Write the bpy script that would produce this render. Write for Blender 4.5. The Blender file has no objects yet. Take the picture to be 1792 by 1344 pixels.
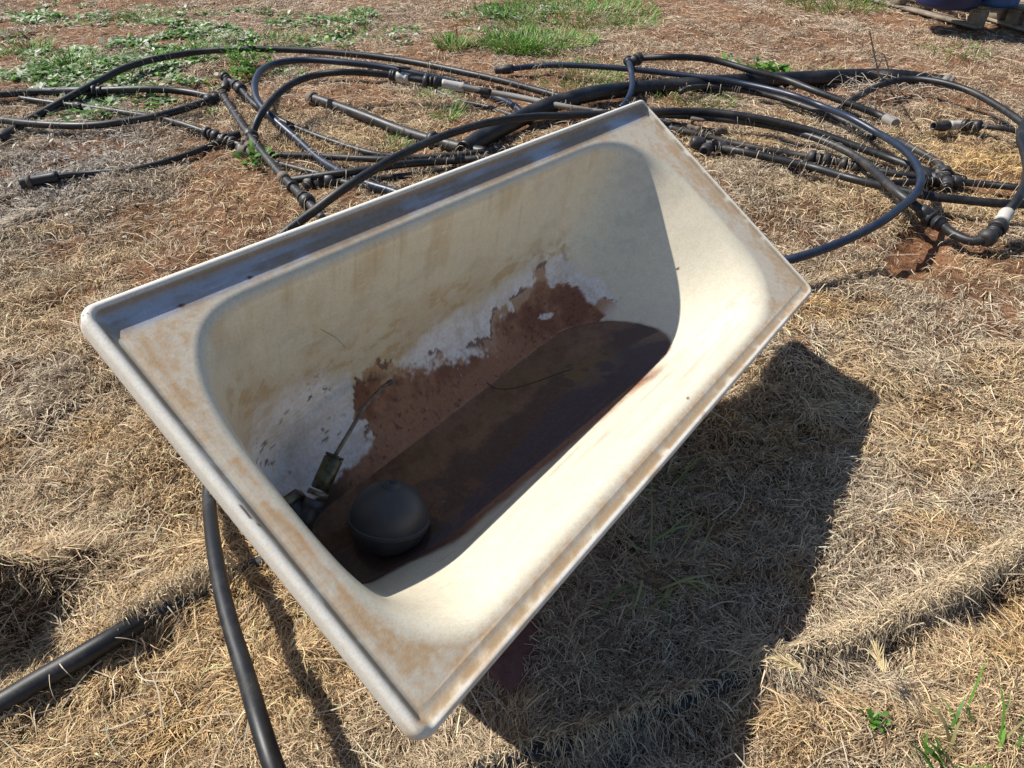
import bpy, math, random
import numpy as np
from mathutils import Vector, Matrix

# ------------------------------------------------------------------ camera, light
PITCH = math.radians(40.0); CAMH = 1.40; FPX = 1225.0; CX, CY = 896.0, 672.0
sp, cp = math.sin(PITCH), math.cos(PITCH)
RW = np.array([[1, 0, 0], [0, -sp, cp], [0, -cp, -sp]], float)      # camera (right, down, forward) -> world
CAM = np.array([0, 0, CAMH])
sc = bpy.context.scene
cam = bpy.data.cameras.new('camera'); camo = bpy.data.objects.new('camera', cam)
sc.collection.objects.link(camo); sc.camera = camo
camo.location = CAM; camo.rotation_euler = (math.pi/2 - PITCH, 0, 0)
cam.sensor_width = 36; cam.lens = FPX/1792*36; cam.clip_start = .05; cam.clip_end = 500

# bath pose (rim frame: x along the bath, y across towards the high side, z out of the rim)
TR = np.array([[0.59552286, -0.64755974, 0.47541446], [-0.4470016, -0.75883224, -0.47366993], [0.6674894, 0.06957025, -0.74136218]])
TT = np.array([-0.11687063, 0.4725011, 0.90705599])
BR = RW @ TR; BT = RW @ TT + CAM
SUNL = np.array([-.26, 1, 1/3.3]); SUNW = BR @ (SUNL/np.linalg.norm(SUNL))
sun_el = math.asin(SUNW[2]); sun_az = math.atan2(SUNW[0], SUNW[1])

w = bpy.data.worlds.new('World'); sc.world = w; w.use_nodes = True
nt = w.node_tree; bg = nt.nodes['Background']; sky = nt.nodes.new('ShaderNodeTexSky')
sky.sky_type = 'NISHITA'; sky.sun_disc = False; sky.sun_elevation = sun_el; sky.sun_rotation = sun_az; sky.ozone_density = 4.5
nt.links.new(sky.outputs[0], bg.inputs[0]); bg.inputs[1].default_value = .085
sl = bpy.data.lights.new('sun', 'SUN'); sl.energy = 5.0; sl.angle = math.radians(.5); sl.color = (1, .955, .885)
so = bpy.data.objects.new('sun', sl); sc.collection.objects.link(so)
so.rotation_euler = Vector(SUNW).to_track_quat('Z', 'Y').to_euler()
so.location = tuple(SUNW*20)
sc.view_settings.view_transform = 'Standard'; sc.view_settings.look = 'None'
sc.view_settings.exposure = 0.31; sc.view_settings.gamma = 1
sc.render.engine = 'CYCLES'; sc.cycles.max_bounces = 8; sc.cycles.diffuse_bounces = 4
try: sc.cycles.use_denoising = True
except Exception: pass

rng = np.random.RandomState(7); random.seed(7)
C = sc.collection

# ------------------------------------------------------------------ noise
def _h(ix, iy, iz, seed):
    n = (ix*374761393 + iy*668265263 + iz*2147483647*3 + seed*974634777) & 0xffffffff
    n = ((n ^ (n >> 13))*1274126177) & 0xffffffff
    n = ((n ^ (n >> 15))*2246822519) & 0xffffffff
    return ((n ^ (n >> 16)) & 0xffff)/65535.0
def vn(p, seed=0):
    p = np.asarray(p, float); i = np.floor(p).astype(np.int64); f = p - i; f = f*f*(3 - 2*f)
    out = 0
    D = p.shape[1]
    for dx in (0, 1):
        for dy in (0, 1):
            for dz in ((0, 1) if D == 3 else (0,)):
                wgt = (f[:, 0] if dx else 1 - f[:, 0])*(f[:, 1] if dy else 1 - f[:, 1])
                if D == 3: wgt = wgt*(f[:, 2] if dz else 1 - f[:, 2])
                out = out + wgt*_h(i[:, 0] + dx, i[:, 1] + dy, (i[:, 2] + dz) if D == 3 else 0, seed)
    return out
def fbm(p, scale, octv=4, seed=0, gain=.5):
    p = np.asarray(p, float)/scale; a = 1; s = 0; t = 0
    for o in range(octv):
        s = s + a*vn(p*(2.03**o) + 17.3*o, seed + o); t += a; a *= gain
    return s/t
def ss(a, b, x):
    t = np.clip((x - a)/(b - a + 1e-12), 0, 1); return t*t*(3 - 2*t)
def mix(a, b, t):
    t = np.asarray(t)[:, None]; return a*(1 - t) + np.asarray(b)*t

# ------------------------------------------------------------------ helpers
def at(px, py, z=0.0):
    """world point at height z seen at a place of the photograph (used to survey where things lie on the ground)"""
    d = RW @ np.array([(px - CX)/FPX, (py - CY)/FPX, 1.0]); k = (z - CAMH)/d[2]
    return CAM + d*k
def loc(px, py, z):
    """rim-frame point of the bath at local height z"""
    d = TR.T @ np.array([(px - CX)/FPX, (py - CY)/FPX, 1.0]); b = -TR.T @ TT
    return b + d*(z - b[2])/d[2]

def mesh_np(name, V, F, mat, parent=None, smooth=True, cols=None, org=(0, 0, 0)):
    V = np.asarray(V, float) - np.asarray(org); me = bpy.data.meshes.new(name)
    if isinstance(F, np.ndarray):
        n = F.shape[1]; me.vertices.add(len(V)); me.vertices.foreach_set('co', V.astype(np.float32).ravel())
        me.loops.add(F.size); me.loops.foreach_set('vertex_index', F.astype(np.int32).ravel())
        me.polygons.add(len(F)); me.polygons.foreach_set('loop_start', np.arange(0, F.size, n, dtype=np.int32))
        me.polygons.foreach_set('loop_total', np.full(len(F), n, np.int32))
        me.polygons.foreach_set('use_smooth', np.full(len(F), smooth))
        me.update(calc_edges=True)
    else:
        me.from_pydata([tuple(v) for v in V], [], F)
        for p in me.polygons: p.use_smooth = smooth
        me.update()
    if cols is not None:
        a = me.color_attributes.new('Col', 'FLOAT_COLOR', 'POINT')
        cc = np.ones((len(V), 4), np.float32); cc[:, :cols.shape[1]] = cols
        a.data.foreach_set('color', cc.ravel())
    me.materials.append(mat)
    o = bpy.data.objects.new(name, me); C.objects.link(o)
    if parent: o.parent = parent
    return o
def tag(o, label=None, cat=None, group=None, kind=None):
    if label: o['label'] = label
    if cat: o['category'] = cat
    if group: o['group'] = group
    if kind: o['kind'] = kind
    return o
def empty(name, loc_, label, cat, group=None):
    o = bpy.data.objects.new(name, None); C.objects.link(o); o.location = tuple(loc_); o.empty_display_size = .05
    return tag(o, label, cat, group)
class MB:
    def __init__(s): s.v = []; s.f = []
    def add(s, V, F):
        n = len(s.v); s.v += [tuple(map(float, p)) for p in V]; s.f += [tuple(i + n for i in f) for f in F]
    def box(s, c, size, rot=None, bev=.0):
        c = np.array(c, float); h = np.array(size)/2; R = np.eye(3) if rot is None else rot
        b = min(bev, min(h)*.9)
        if b <= 0: b = 1e-4
        V = []
        for z in (-1, 1):
            for (ins, zz) in (((b, 1),) if False else ((b, h[2]), (0, h[2] - b))):
                pass
        rings = [(b, -h[2]), (0, -h[2] + b), (0, h[2] - b), (b, h[2])]
        for ins, zz in rings:
            x, y = h[0] - ins, h[1] - ins; q = b*.5 if ins else b
            for (X, Y) in ((x, y - q), (x - q, y), (-x + q, y), (-x, y - q), (-x, -y + q), (-x + q, -y), (x - q, -y), (x, -y + q)):
                V.append(c + R @ np.array([X, Y, zz]))
        F = [tuple(range(7, -1, -1)), tuple(range(24, 32))]
        for k in range(3):
            for i in range(8): F.append((k*8 + i, k*8 + (i + 1) % 8, (k + 1)*8 + (i + 1) % 8, (k + 1)*8 + i))
        s.add(V, F)
    def build(s, name, mat, parent=None, org=(0, 0, 0), smooth=True):
        return mesh_np(name, np.array(s.v), s.f, mat, parent, smooth, org=org)
def frame(T):
    T = np.asarray(T, float); T = T/np.linalg.norm(T); a = np.array([0, 0, 1.]) if abs(T[2]) < .9 else np.array([1., 0, 0])
    U = np.cross(a, T); U /= np.linalg.norm(U); return U, np.cross(T, U), T
def lathe(mb, P, T, prof, n=20, ribs=0, amp=0.0, mod=None):
    """prof: (along, radius[, ribbed])"""
    U, W, T = frame(T); V = []; F = []
    for (s_, r, *rb) in prof:
        for i in range(n):
            a = 2*math.pi*i/n; rr = r*(1 + (amp if (rb and rb[0] and (i % 2)) else 0))
            V.append(np.asarray(P) + T*s_ + (U*math.cos(a) + W*math.sin(a))*rr)
    for k in range(len(prof) - 1):
        for i in range(n): F.append((k*n + i, k*n + (i + 1) % n, (k + 1)*n + (i + 1) % n, (k + 1)*n + i))
    F.append(tuple(range(n - 1, -1, -1))); F.append(tuple(range((len(prof) - 1)*n, len(prof)*n)))
    mb.add(V, F)
def spline(P, step=.02):
    P = np.array(P, float); Q = np.vstack([2*P[0] - P[1], P, 2*P[-1] - P[-2]]); out = []
    for i in range(1, len(Q) - 2):
        n = max(2, int(np.linalg.norm(Q[i + 1] - Q[i])/step))
        for k in range(n):
            t = k/n; a, b, c_, d = Q[i - 1], Q[i], Q[i + 1], Q[i + 2]
            out.append(.5*((2*b) + (c_ - a)*t + (2*a - 5*b + 4*c_ - d)*t*t + (3*b - a - 3*c_ + d)*t**3))
    out.append(Q[-2]); return np.array(out)
def tube(P, r, n=14, open_ends=True, wob=0.0):
    """hollow-ended pipe along the points"""
    P = np.asarray(P); m = len(P); T = np.gradient(P, axis=0); T /= np.linalg.norm(T, axis=1)[:, None]
    U = np.zeros_like(P); u = frame(T[0])[0]
    for i in range(m):
        u = u - T[i]*np.dot(u, T[i]); u /= np.linalg.norm(u); U[i] = u
    W = np.cross(T, U); rr = np.full(m, r) if np.isscalar(r) else np.asarray(r)
    if wob: rr = rr*(1 + wob*(fbm(P, .15, 2, 5) - .5))
    ang = np.arange(n)*2*math.pi/n
    ring = lambda i, k, sh=0: P[i] + T[i]*sh + (U[i][None]*np.cos(ang)[:, None] + W[i][None]*np.sin(ang)[:, None])*rr[i]*k
    V = [ring(0, .78, .02), ring(0, .78), ring(0, .97)] + [ring(i, 1) for i in range(m)] + [ring(m - 1, .97), ring(m - 1, .78), ring(m - 1, .78, -.02)]
    V = np.concatenate(V); R_ = len(V)//n; F = []
    for k in range(R_ - 1):
        for i in range(n): F.append((k*n + i, k*n + (i + 1) % n, (k + 1)*n + (i + 1) % n, (k + 1)*n + i))
    F.append(tuple(range(n - 1, -1, -1))); F.append(tuple(range((R_ - 1)*n, R_*n)))
    return V, F

# ------------------------------------------------------------------ materials
def newmat(name):
    m = bpy.data.materials.new(name); m.use_nodes = True; t = m.node_tree
    return m, t, t.nodes['Principled BSDF']
def N(t, typ, **kw):
    n = t.nodes.new(typ)
    for k, v in kw.items():
        if k.startswith('i_'): n.inputs[k[2:].replace('_', ' ')].default_value = v
        else: setattr(n, k, v)
    return n
def noise(t, scale, detail=4, rough=.6, coord='Object', stretch=None):
    tc = N(t, 'ShaderNodeTexCoord'); n = N(t, 'ShaderNodeTexNoise'); n.inputs['Scale'].default_value = scale
    n.inputs['Detail'].default_value = detail; n.inputs['Roughness'].default_value = rough
    if stretch:
        mp = N(t, 'ShaderNodeMapping'); mp.inputs['Scale'].default_value = stretch
        t.links.new(tc.outputs[coord], mp.inputs[0]); t.links.new(mp.outputs[0], n.inputs['Vector'])
    else: t.links.new(tc.outputs[coord], n.inputs['Vector'])
    return n.outputs[0]
def ramp(t, fac, stops):
    r = N(t, 'ShaderNodeValToRGB'); e = r.color_ramp.elements
    while len(e) < len(stops): e.new(.5)
    for k, (p, c_) in enumerate(stops):
        e[k].position = p; e[k].color = (c_ if len(c_) == 4 else (*c_, 1)) if hasattr(c_, '__len__') else (c_, c_, c_, 1)
    t.links.new(fac, r.inputs[0]); return r.outputs[0]
def mixc(t, f, a, b, mode='MIX'):
    n = N(t, 'ShaderNodeMix', data_type='RGBA', blend_type=mode)
    if hasattr(f, 'links'): t.links.new(f, n.inputs[0])
    else: n.inputs[0].default_value = f
    for s_, v in ((6, a), (7, b)):
        if hasattr(v, 'links'): t.links.new(v, n.inputs[s_])
        else: n.inputs[s_].default_value = (*v, 1)
    return n.outputs[2]
def bump(t, b, h, strength=.3, dist=.005):
    n = N(t, 'ShaderNodeBump'); n.inputs['Strength'].default_value = strength; n.inputs['Distance'].default_value = dist
    t.links.new(h, n.inputs['Height']); t.links.new(n.outputs[0], b.inputs['Normal'])
def simple(name, col, col2=None, scale=30, rough=.6, bmp=.2, lo=.4, hi=.65, metal=0, dist=.003):
    m, t, b = newmat(name); nz = noise(t, scale, 5)
    f = ramp(t, nz, [(lo, 0.0), (hi, 1.0)])
    t.links.new(mixc(t, f, col, col2 or tuple(c_*.7 for c_ in col)), b.inputs['Base Color'])
    b.inputs['Roughness'].default_value = rough; b.inputs['Metallic'].default_value = metal
    if bmp: bump(t, b, nz, bmp, dist)
    return m
def attr_mat(name, rough=.75, alpha_rough=False, transl=0.0, bumpscale=None, spec=.3):
    m, t, b = newmat(name); a = N(t, 'ShaderNodeAttribute', attribute_name='Col')
    t.links.new(a.outputs['Color'], b.inputs['Base Color']); b.inputs['Roughness'].default_value = rough
    b.inputs['Specular IOR Level'].default_value = spec
    if transl:
        out = t.nodes['Material Output']; tr = N(t, 'ShaderNodeBsdfTranslucent'); mx = N(t, 'ShaderNodeMixShader')
        t.links.new(a.outputs['Color'], tr.inputs[0]); mx.inputs[0].default_value = transl
        t.links.new(b.outputs[0], mx.inputs[1]); t.links.new(tr.outputs[0], mx.inputs[2]); t.links.new(mx.outputs[0], out.inputs[0])
    return m
M = {}
def polymat(name, base, dust, amt_lo, amt_hi, rough=.46):
    m, t, b = newmat(name); nz = noise(t, 9, 6, .7); nf = noise(t, 160, 3)
    f = ramp(t, nz, [(amt_lo, 0.0), (amt_hi, 1.0)])
    f2 = ramp(t, nf, [(.3, .25), (.75, 1.0)])
    mm = N(t, 'ShaderNodeMath', operation='MULTIPLY'); t.links.new(f, mm.inputs[0]); t.links.new(f2, mm.inputs[1])
    t.links.new(mixc(t, mm.outputs[0], base, dust), b.inputs['Base Color'])
    rr = N(t, 'ShaderNodeMapRange'); rr.inputs[3].default_value = rough; rr.inputs[4].default_value = .8
    t.links.new(mm.outputs[0], rr.inputs[0]); t.links.new(rr.outputs[0], b.inputs['Roughness'])
    bump(t, b, nf, .12, .001); return m
M['poly'] = polymat('black_polythene', (.009, .0095, .011), (.11, .10, .088), .46, .9)
M['poly_dusty'] = polymat('dusty_polythene', (.02, .02, .021), (.14, .115, .09), .45, .8, .45)
M['poly_blue'] = polymat('bluish_polythene', (.012, .020, .042), (.07, .075, .085), .48, .92, .4)
M['poly_grey'] = polymat('grey_polythene', (.20, .19, .17), (.33, .29, .24), .35, .65, .6)
M['fit'] = polymat('fitting_plastic', (.018, .018, .02), (.10, .085, .07), .4, .75, .45)
M['fit_tan'] = polymat('muddy_fitting', (.09, .07, .055), (.24, .18, .13), .35, .6, .7)
M['fit_white'] = polymat('white_fitting', (.55, .52, .46), (.3, .25, .2), .45, .75, .5)
M['tape_red'] = simple('red_tape', (.42, .08, .03), (.2, .05, .03), 80, .6)
M['rope'] = simple('brown_cord', (.10, .075, .055), (.05, .04, .03), 200, .8)
M['float'] = simple('float_plastic', (.045, .047, .052), (.085, .08, .075), 14, .48, .15, .35, .7)
M['brass'] = simple('tarnished_brass', (.13, .13, .075), (.06, .045, .03), 60, .42, .2, metal=.7)
M['brass2'] = simple('dull_brass_band', (.24, .21, .14), (.12, .09, .06), 60, .45, .2, metal=.6)
M['steel'] = simple('weathered_rod', (.20, .17, .13), (.09, .06, .045), 90, .5, .3, metal=.5)
M['brick'] = simple('red_brick', (.19, .085, .065), (.12, .055, .045), 40, .9, .6)
M['timber'] = simple('grey_pallet_timber', (.36, .30, .23), (.20, .16, .12), 18, .85, .4)
M['drum_dark'] = simple('dark_blue_plastic', (.006, .013, .065), (.012, .022, .085), 9, .45, .05)
M['drum_blue'] = simple('blue_plastic', (.012, .07, .22), (.02, .10, .27), 9, .45, .05)
M['leaf'] = attr_mat('leaf_green', .5, transl=.25)
M['straw'] = attr_mat('dry_grass', .6, transl=.05, spec=.35)
# ------------------------------------------------------------------ the bath
BL, BW = 1.65, .75
def zfloor(x): return -.40 + .098*(np.clip(x, .15, 1.4) - .2)
def contour(th, c0, cx0, ex0, cx1, ex1, yc, ey, p):
    d = np.stack([np.cos(th), np.sin(th)], 1); lo = np.zeros(len(th)); hi = np.full(len(th), 2.)
    for _ in range(40):
        m_ = (lo + hi)/2; X = c0[0] + d[:, 0]*m_; Y = c0[1] + d[:, 1]*m_
        gx = np.maximum(np.maximum((X - cx1)/ex1, (cx0 - X)/ex0), 0); g = gx**p + np.abs((Y - yc)/ey)**p - 1
        hi = np.where(g > 0, m_, hi); lo = np.where(g > 0, lo, m_)
    return np.array(c0) + d*lo[:, None]
def cnorm(P):
    t_ = np.roll(P, -1, 0) - np.roll(P, 1, 0); n_ = np.stack([t_[:, 1], -t_[:, 0]], 1)
    return n_/np.linalg.norm(n_, axis=1)[:, None]
def rrect(d):
    """rounded rectangle inset by d, always the same number of points"""
    r = max(.026 - d*.6, .004); x0, x1, y0, y1 = d, BL - d, d, BW - d; out = []
    nL, nW, nc = 300, 140, 12
    def arc(cx, cy, a0): return [(cx + r*math.cos(a0 + math.pi/2*k/nc), cy + r*math.sin(a0 + math.pi/2*k/nc)) for k in range(nc)]
    def seg(a, b, n): return [(a[0] + (b[0] - a[0])*k/n, a[1] + (b[1] - a[1])*k/n) for k in range(n)]
    out += seg((x0 + r, y0), (x1 - r, y0), nL) + arc(x1 - r, y0 + r, -math.pi/2)
    out += seg((x1, y0 + r), (x1, y1 - r), nW) + arc(x1 - r, y1 - r, 0)
    out += seg((x1 - r, y1), (x0 + r, y1), nL) + arc(x0 + r, y1 - r, math.pi/2)
    out += seg((x0, y1 - r), (x0, y0 + r), nW) + arc(x0 + r, y0 + r, math.pi)
    return np.array(out)
def bath_rings():
    Q0 = rrect(0); n = len(Q0); c0 = (.75, .36)
    H = np.where(Q0[:, 1] > BW - .012, .0132, np.where(Q0[:, 0] < .012, .014, np.where(Q0[:, 0] > BL - .012, .007, .005)))
    k = np.exp(-np.linspace(-2, 2, 13)**2); k /= k.sum()
    H = np.convolve(np.concatenate([H[-6:], H, H[:6]]), k, 'valid')
    rings = []
    for ins, a, b_ in ((.001, 0, -.023), (0, 0, -.018), (0, 1, -.010), (.0008, 1, -.006), (.003, 1, -.002), (.0065, 1, 0), (.0095, 1, .0), (.0125, 1, -.0012), (.0155, .75, -.001), (.0185, .38, -.001), (.0225, .08, -.0005), (.030, 0, -.0010), (.036, 0, .0008)):
        P = rrect(ins); rings.append(np.column_stack([P, a*H + b_]))
    base = rings[-1]; th = np.arctan2(Q0[:, 1] - c0[1], Q0[:, 0] - c0[0])
    O = contour(th, c0, .25, .180, 1.20, .315, .369, .301, 3.0); nO = cnorm(O)
    F_ = contour(th, c0, .28, .10, 0.90, .25, .362, .147, 2.5); nF = cnorm(F_)
    # roll width shrinks where the flange is narrow
    gap = np.minimum(np.minimum(O[:, 0], BL - O[:, 0]), np.minimum(O[:, 1], BW - O[:, 1])) - .036; yy = ss(.30, .15, O[:, 1])*ss(.02, .12, O[:, 0]); r1 = np.minimum(.017 + .017*yy, gap*.82); a1 = (.022 + .03*yy)[:, None]
    P0 = np.column_stack([O + nO*r1[:, None], np.full(n, .0)]); C1 = np.column_stack([O, np.full(n, -.002)])
    C2 = np.column_stack([F_, zfloor(F_[:, 0])]); ce = np.column_stack([np.clip(F_[:, 0], .36, .95), np.full(n, .355)]); dc = np.linalg.norm(ce - F_, axis=1)[:, None]
    P3 = np.column_stack([F_ + (ce - F_)*np.minimum(.11/dc, .72), np.zeros(n)]); P3[:, 2] = zfloor(P3[:, 0])
    for s_ in np.linspace(0, 1, 25)[1:]: rings.append(base*(1 - s_) + P0*s_)
    D = C2 - C1; Ld = np.linalg.norm(D, axis=1)[:, None]; D = D/Ld
    A_ = C1 + D*a1; B_ = C2 - D*.13
    for s_ in np.linspace(0, 1, 12)[1:]: rings.append(P0*(1 - s_)**2 + 2*C1*s_*(1 - s_) + A_*s_*s_)
    for s_ in np.linspace(0, 1, 110)[1:]: rings.append(A_*(1 - s_) + B_*s_)
    for s_ in np.linspace(0, 1, 46)[1:]: rings.append(B_*(1 - s_)**2 + 2*C2*s_*(1 - s_) + P3*s_*s_)
    cen = np.column_stack([ce, np.zeros(n)])
    for s_ in np.linspace(0, 1, 60)[1:]:
        q = P3*(1 - s_) + cen*s_; q[:, 2] = zfloor(q[:, 0]); rings.append(q)
    return rings, n
RINGS, RN = bath_rings()
def ring_mesh(rings, n):
    V = np.concatenate(rings); k = np.arange(len(rings) - 1)[:, None]*n; i = np.arange(n)[None]; j = (i + 1) % n
    F = np.stack([k + i, k + j, k + n + j, k + n + i], 2).reshape(-1, 4); return V, F
BV, BF = ring_mesh(RINGS, RN)
BORG = np.array([.8, .33, -.41])                 # the bath's empty sits under its belly
def bath_matrix():
    m_ = Matrix.Identity(4); o_ = BR @ BORG + BT
    for a in range(3):
        for b_ in range(3): m_[a][b_] = BR[a, b_]
        m_[a][3] = o_[a]
    return m_
def bw(p): return BR @ np.asarray(p, float) + BT      # rim frame -> world
UPL = BR.T @ np.array([0, 0, 1.])
WLV = float(UPL @ np.array([.8, .372, float(zfloor(.8))]))      # level of the water left in the bath
# enamel colours are mostly real dirt: tan film on the rim, rust and lime low on the high side wall, mud under the water; reflections are painted in at the gutter and the pool
def interp(x, pts):
    p = np.array(pts); return np.interp(x, p[:, 0], p[:, 1])
def stain_and_reflection():
    X, Y, Z = BV[:, 0], BV[:, 1], BV[:, 2]; P3 = BV
    ringi = np.repeat(np.arange(len(RINGS)), RN)
    n1 = fbm(P3, .11, 5, 1); n2 = fbm(P3, .03, 4, 2); n3 = fbm(P3, .008, 3, 3); n4 = fbm(P3*np.array([.35, 1, 1]), .05, 4, 4)
    nj = fbm(P3, .045, 5, 9, .6) - .5
    cream = np.array([.76, .715, .57]); col = np.tile(cream, (len(BV), 1)); rough = np.full(len(BV), .24)
    # the inside above the tide mark: grey buff with golden run marks
    inside = ss(37, 46, ringi)
    high = ss(.36, .52, Y)
    buff = ss(.35, .65, .5*n1 + .5*n4)
    col = mix(col, [.78, .71, .55], inside*(.35 + .5*buff)*ss(.2, .45, Y))
    gold = ss(.52, .72, fbm(P3*np.array([1, .45, .45]), .07, 4, 21))*ss(.55, .66, Y)*inside
    col = mix(col, [.60, .44, .22], gold*.5)
    col = mix(col, [.55, .51, .43], ss(.5, .75, fbm(P3*np.array([.4, 1, 1]), .03, 4, 33))*inside*.35*ss(.25, .5, Y))
    drip = ss(.56, .74, fbm(P3*np.array([1, .06, .06]), .012, 4, 141))*ss(.56, .66, Y)*inside*ss(.4, .6, n1)
    col = mix(col, [.58, .45, .27], drip*.5)
    scr = ss(.72, .76, fbm(P3*np.array([.12, 1, 1]) + P3[:, [1, 0, 2]]*.1, .006, 2, 151))*inside*ss(.45, .6, fbm(P3, .12, 2, 152))
    col = mix(col, [.84, .82, .76], scr*.4)
    # flange film
    flw = ss(9, 12, ringi)*(1 - ss(33, 40, ringi))
    dirty = ss(.42, .60, .35*n1 + .35*n2 + .3*n3)
    col = mix(col, [.68, .60, .49], flw*.6); col = mix(col, [.61, .43, .26], flw*dirty*.62)
    rough = np.maximum(rough, flw*(.38 + .3*dirty))
    # brown ground line in the crease of the bead and grime on the outer edge
    bead = (ringi <= 8)
    col = mix(col, [.90, .875, .79], bead*.88); col = mix(col, [.33, .24, .14], ss(6.5, 8.5, ringi)*(1 - ss(9.5, 11, ringi))*ss(.2, .5, n2)*.9)
    col = mix(col, [.55, .34, .13], bead*ss(.55, .7, n1)*ss(.1, .0, Y)*.6)
    # the high side's gutter has a blue sky reflection painted into its colour, with brown bands
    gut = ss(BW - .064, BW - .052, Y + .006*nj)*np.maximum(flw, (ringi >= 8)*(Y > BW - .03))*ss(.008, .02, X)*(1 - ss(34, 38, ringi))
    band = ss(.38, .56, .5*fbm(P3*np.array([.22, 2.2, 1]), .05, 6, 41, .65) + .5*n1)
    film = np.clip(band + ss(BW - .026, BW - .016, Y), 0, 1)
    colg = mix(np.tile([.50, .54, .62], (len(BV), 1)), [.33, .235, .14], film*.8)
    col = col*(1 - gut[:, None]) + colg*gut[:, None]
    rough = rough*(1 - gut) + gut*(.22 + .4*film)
    # rust coloured lines where the bead meets the flange
    line = np.exp(-((X - .047 - .016*nj)/.0050)**2)*flw*(Y < BW - .07)*1.1
    line2 = (np.exp(-((Y - .022 - .004*nj)/.0045)**2) + .5*np.exp(-((Y - .034 - .01*nj)/.009)**2))*ss(3, 6, ringi)*(1 - ss(33, 40, ringi))
    line3 = np.exp(-((BL - X - .05 - .01*nj)/.02)**2)*flw
    g = ss(.35, .6, n2)
    col = mix(col, [.54, .31, .11], np.clip(line*(.12 + .32*g) + line2*.34 + line3*g*.3, 0, 1))
    col = mix(col, [.55, .36, .16], ss(.11, .04, np.hypot(X - .09, Y - .10))*flw*.35*g)
    bead = (ringi <= 8)
    chip = (ss(.93, .94, fbm(P3, .012, 2, 51)))*bead
    col = mix(col, [.12, .06, .04], chip)
    for cx, cy, rx, ry in ((.010, .385, .0022, .012), (.012, .360, .002, .004), (.008, .735, .005, .0025)):
        col = mix(col, [.10, .04, .03], ss(1.2, .8, np.hypot((X - cx)/rx, (Y - cy)/ry) + nj*1.6)*(Z > .005))
    # low on the high side wall and round the far end: tan wash, lime, rust scale, mud
    deep = inside*ss(-.02, -.1, Z)
    endt = ss(1.15, 1.36, X)                      # far end slope uses X as its climbing coordinate
    Yj = Y + nj*.035
    wash_lim = interp(X, [(.1, .60), (.38, .60), (.7, .595), (1.03, .585), (1.2, .56), (1.4, .5)])
    climb = np.where(X > 1.1, np.maximum(Yj, .50 + (X + nj*.05 - 1.13)*.9), Yj)
    wash = ss(wash_lim + .02, wash_lim - .03, climb)*deep*ss(.16, .30, Y + nj*.05)
    col = mix(col, [.62, .50, .34], wash*(.3 + .4*buff))
    col = mix(col, [.56, .37, .17], wash*ss(.50, .62, fbm(P3*np.array([.5, 1, 1]), .022, 5, 34, .65))*.65)
    col = mix(col, [.30, .17, .09], wash*ss(.45, .62, fbm(P3, .016, 4, 61))*ss(1.02, 1.1, X)*.55)
    # lime
    lime_lim = interp(X + nj*.04, [(.15, .50), (.2, .56), (.36, .57), (.45, .55), (.50, .46), (.56, .49), (.60, .535), (.70, .552), (.88, .536), (.95, .545), (1.07, .552), (1.17, .53), (1.22, .45), (1.3, .3)])
    lime = ss(lime_lim + .012, lime_lim - .020, Yj + .012*(n3 - .5))*deep*(X < 1.24)*ss(.31, .36, Y)
    limec = mix(np.tile([.84, .84, .88], (len(BV), 1)), [.62, .58, .56], ss(.45, .7, n2)*.6)
    col = col*(1 - .93*lime[:, None]) + limec*.93*lime[:, None]; rough = np.maximum(rough, lime*.75)
    fleck = lime*ss(.64, .67, fbm(P3*np.array([.6, 1, 1]), .012, 4, 71, .7))*ss(.46, .38, X)*ss(.50, .62, fbm(P3, .05, 3, 72))
    col = mix(col, [.16, .08, .05], fleck*.9)
    # pale orange scale patches along the upper edge of the rust
    rt = interp(X + nj*.07 + (n3 - .5)*.02, [(.15, .40), (.30, .405), (.43, .41), (.455, .43), (.468, .50), (.485, .525), (.50, .535), (.53, .52), (.56, .515), (.60, .51), (.66, .495), (.74, .462), (.82, .45), (.86, .43), (.885, .455), (.91, .49), (.97, .487), (1.03, .487), (1.07, .51), (1.09, .515), (1.12, .50), (1.16, .455), (1.19, .42), (1.22, .36), (1.26, .30)])
    edge = Yj + .014*(n2 - .5) - .07*ss(.042, .030, np.hypot((X - .452)*1.1, (Y - .515)) + .03*nj + .02*(n2 - .5))
    tan_ = .85*ss(rt + .034, rt + .018, edge)*ss(.5, .56, fbm(P3, .05, 4, 81))*deep*(X > .44)*(X < 1.26)*ss(.31, .36, Y)
    col = mix(col, [.44, .25, .13], tan_)
    rim_ = (X < 1.26)*ss(.31, .36, Y)*(np.abs(edge - rt - .027) < .004)*ss(.5, .56, fbm(P3, .05, 4, 81))*deep*(X > .44)
    col = mix(col, [.13, .055, .035], rim_*.8)
    rw = .0045 + .010*ss(.53, .6, X)*ss(1.0, .9, X); rust = ss(rt + rw, rt - rw, edge + (n3 - .5)*rw*4)*deep*(X < 1.31)
    farin = ss(0, .01, 1.20 + .04*nj - X - .35*np.clip(.30 - Y, 0, 1)*0)
    rust = rust*np.where(X > 1.15, farin, 1)*np.where(Y < .33, ss(.03, .01, BV @ UPL - WLV + .02*nj)*ss(1.12, 1.0, X), 1)
    spk = ss(.35, .7, n3)
    rc = mix(np.tile([.23, .105, .068], (len(BV), 1)), [.40, .22, .14], ss(.40, .66, .4*n2 + .6*fbm(P3, .09, 4, 91)))
    # paler sandy band next to the shoreline
    sand = ss(.455, .415, Yj)*ss(.40, .46, X)*ss(1.05, .9, X)
    rc = mix(rc, [.40, .22, .14], sand*.8); rc = mix(rc, [.07, .03, .02], ss(.6, .75, n3)*.6)
    dark = ss(.40, .30, X); rc = mix(rc, [.04, .028, .02], dark*.85)
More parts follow.
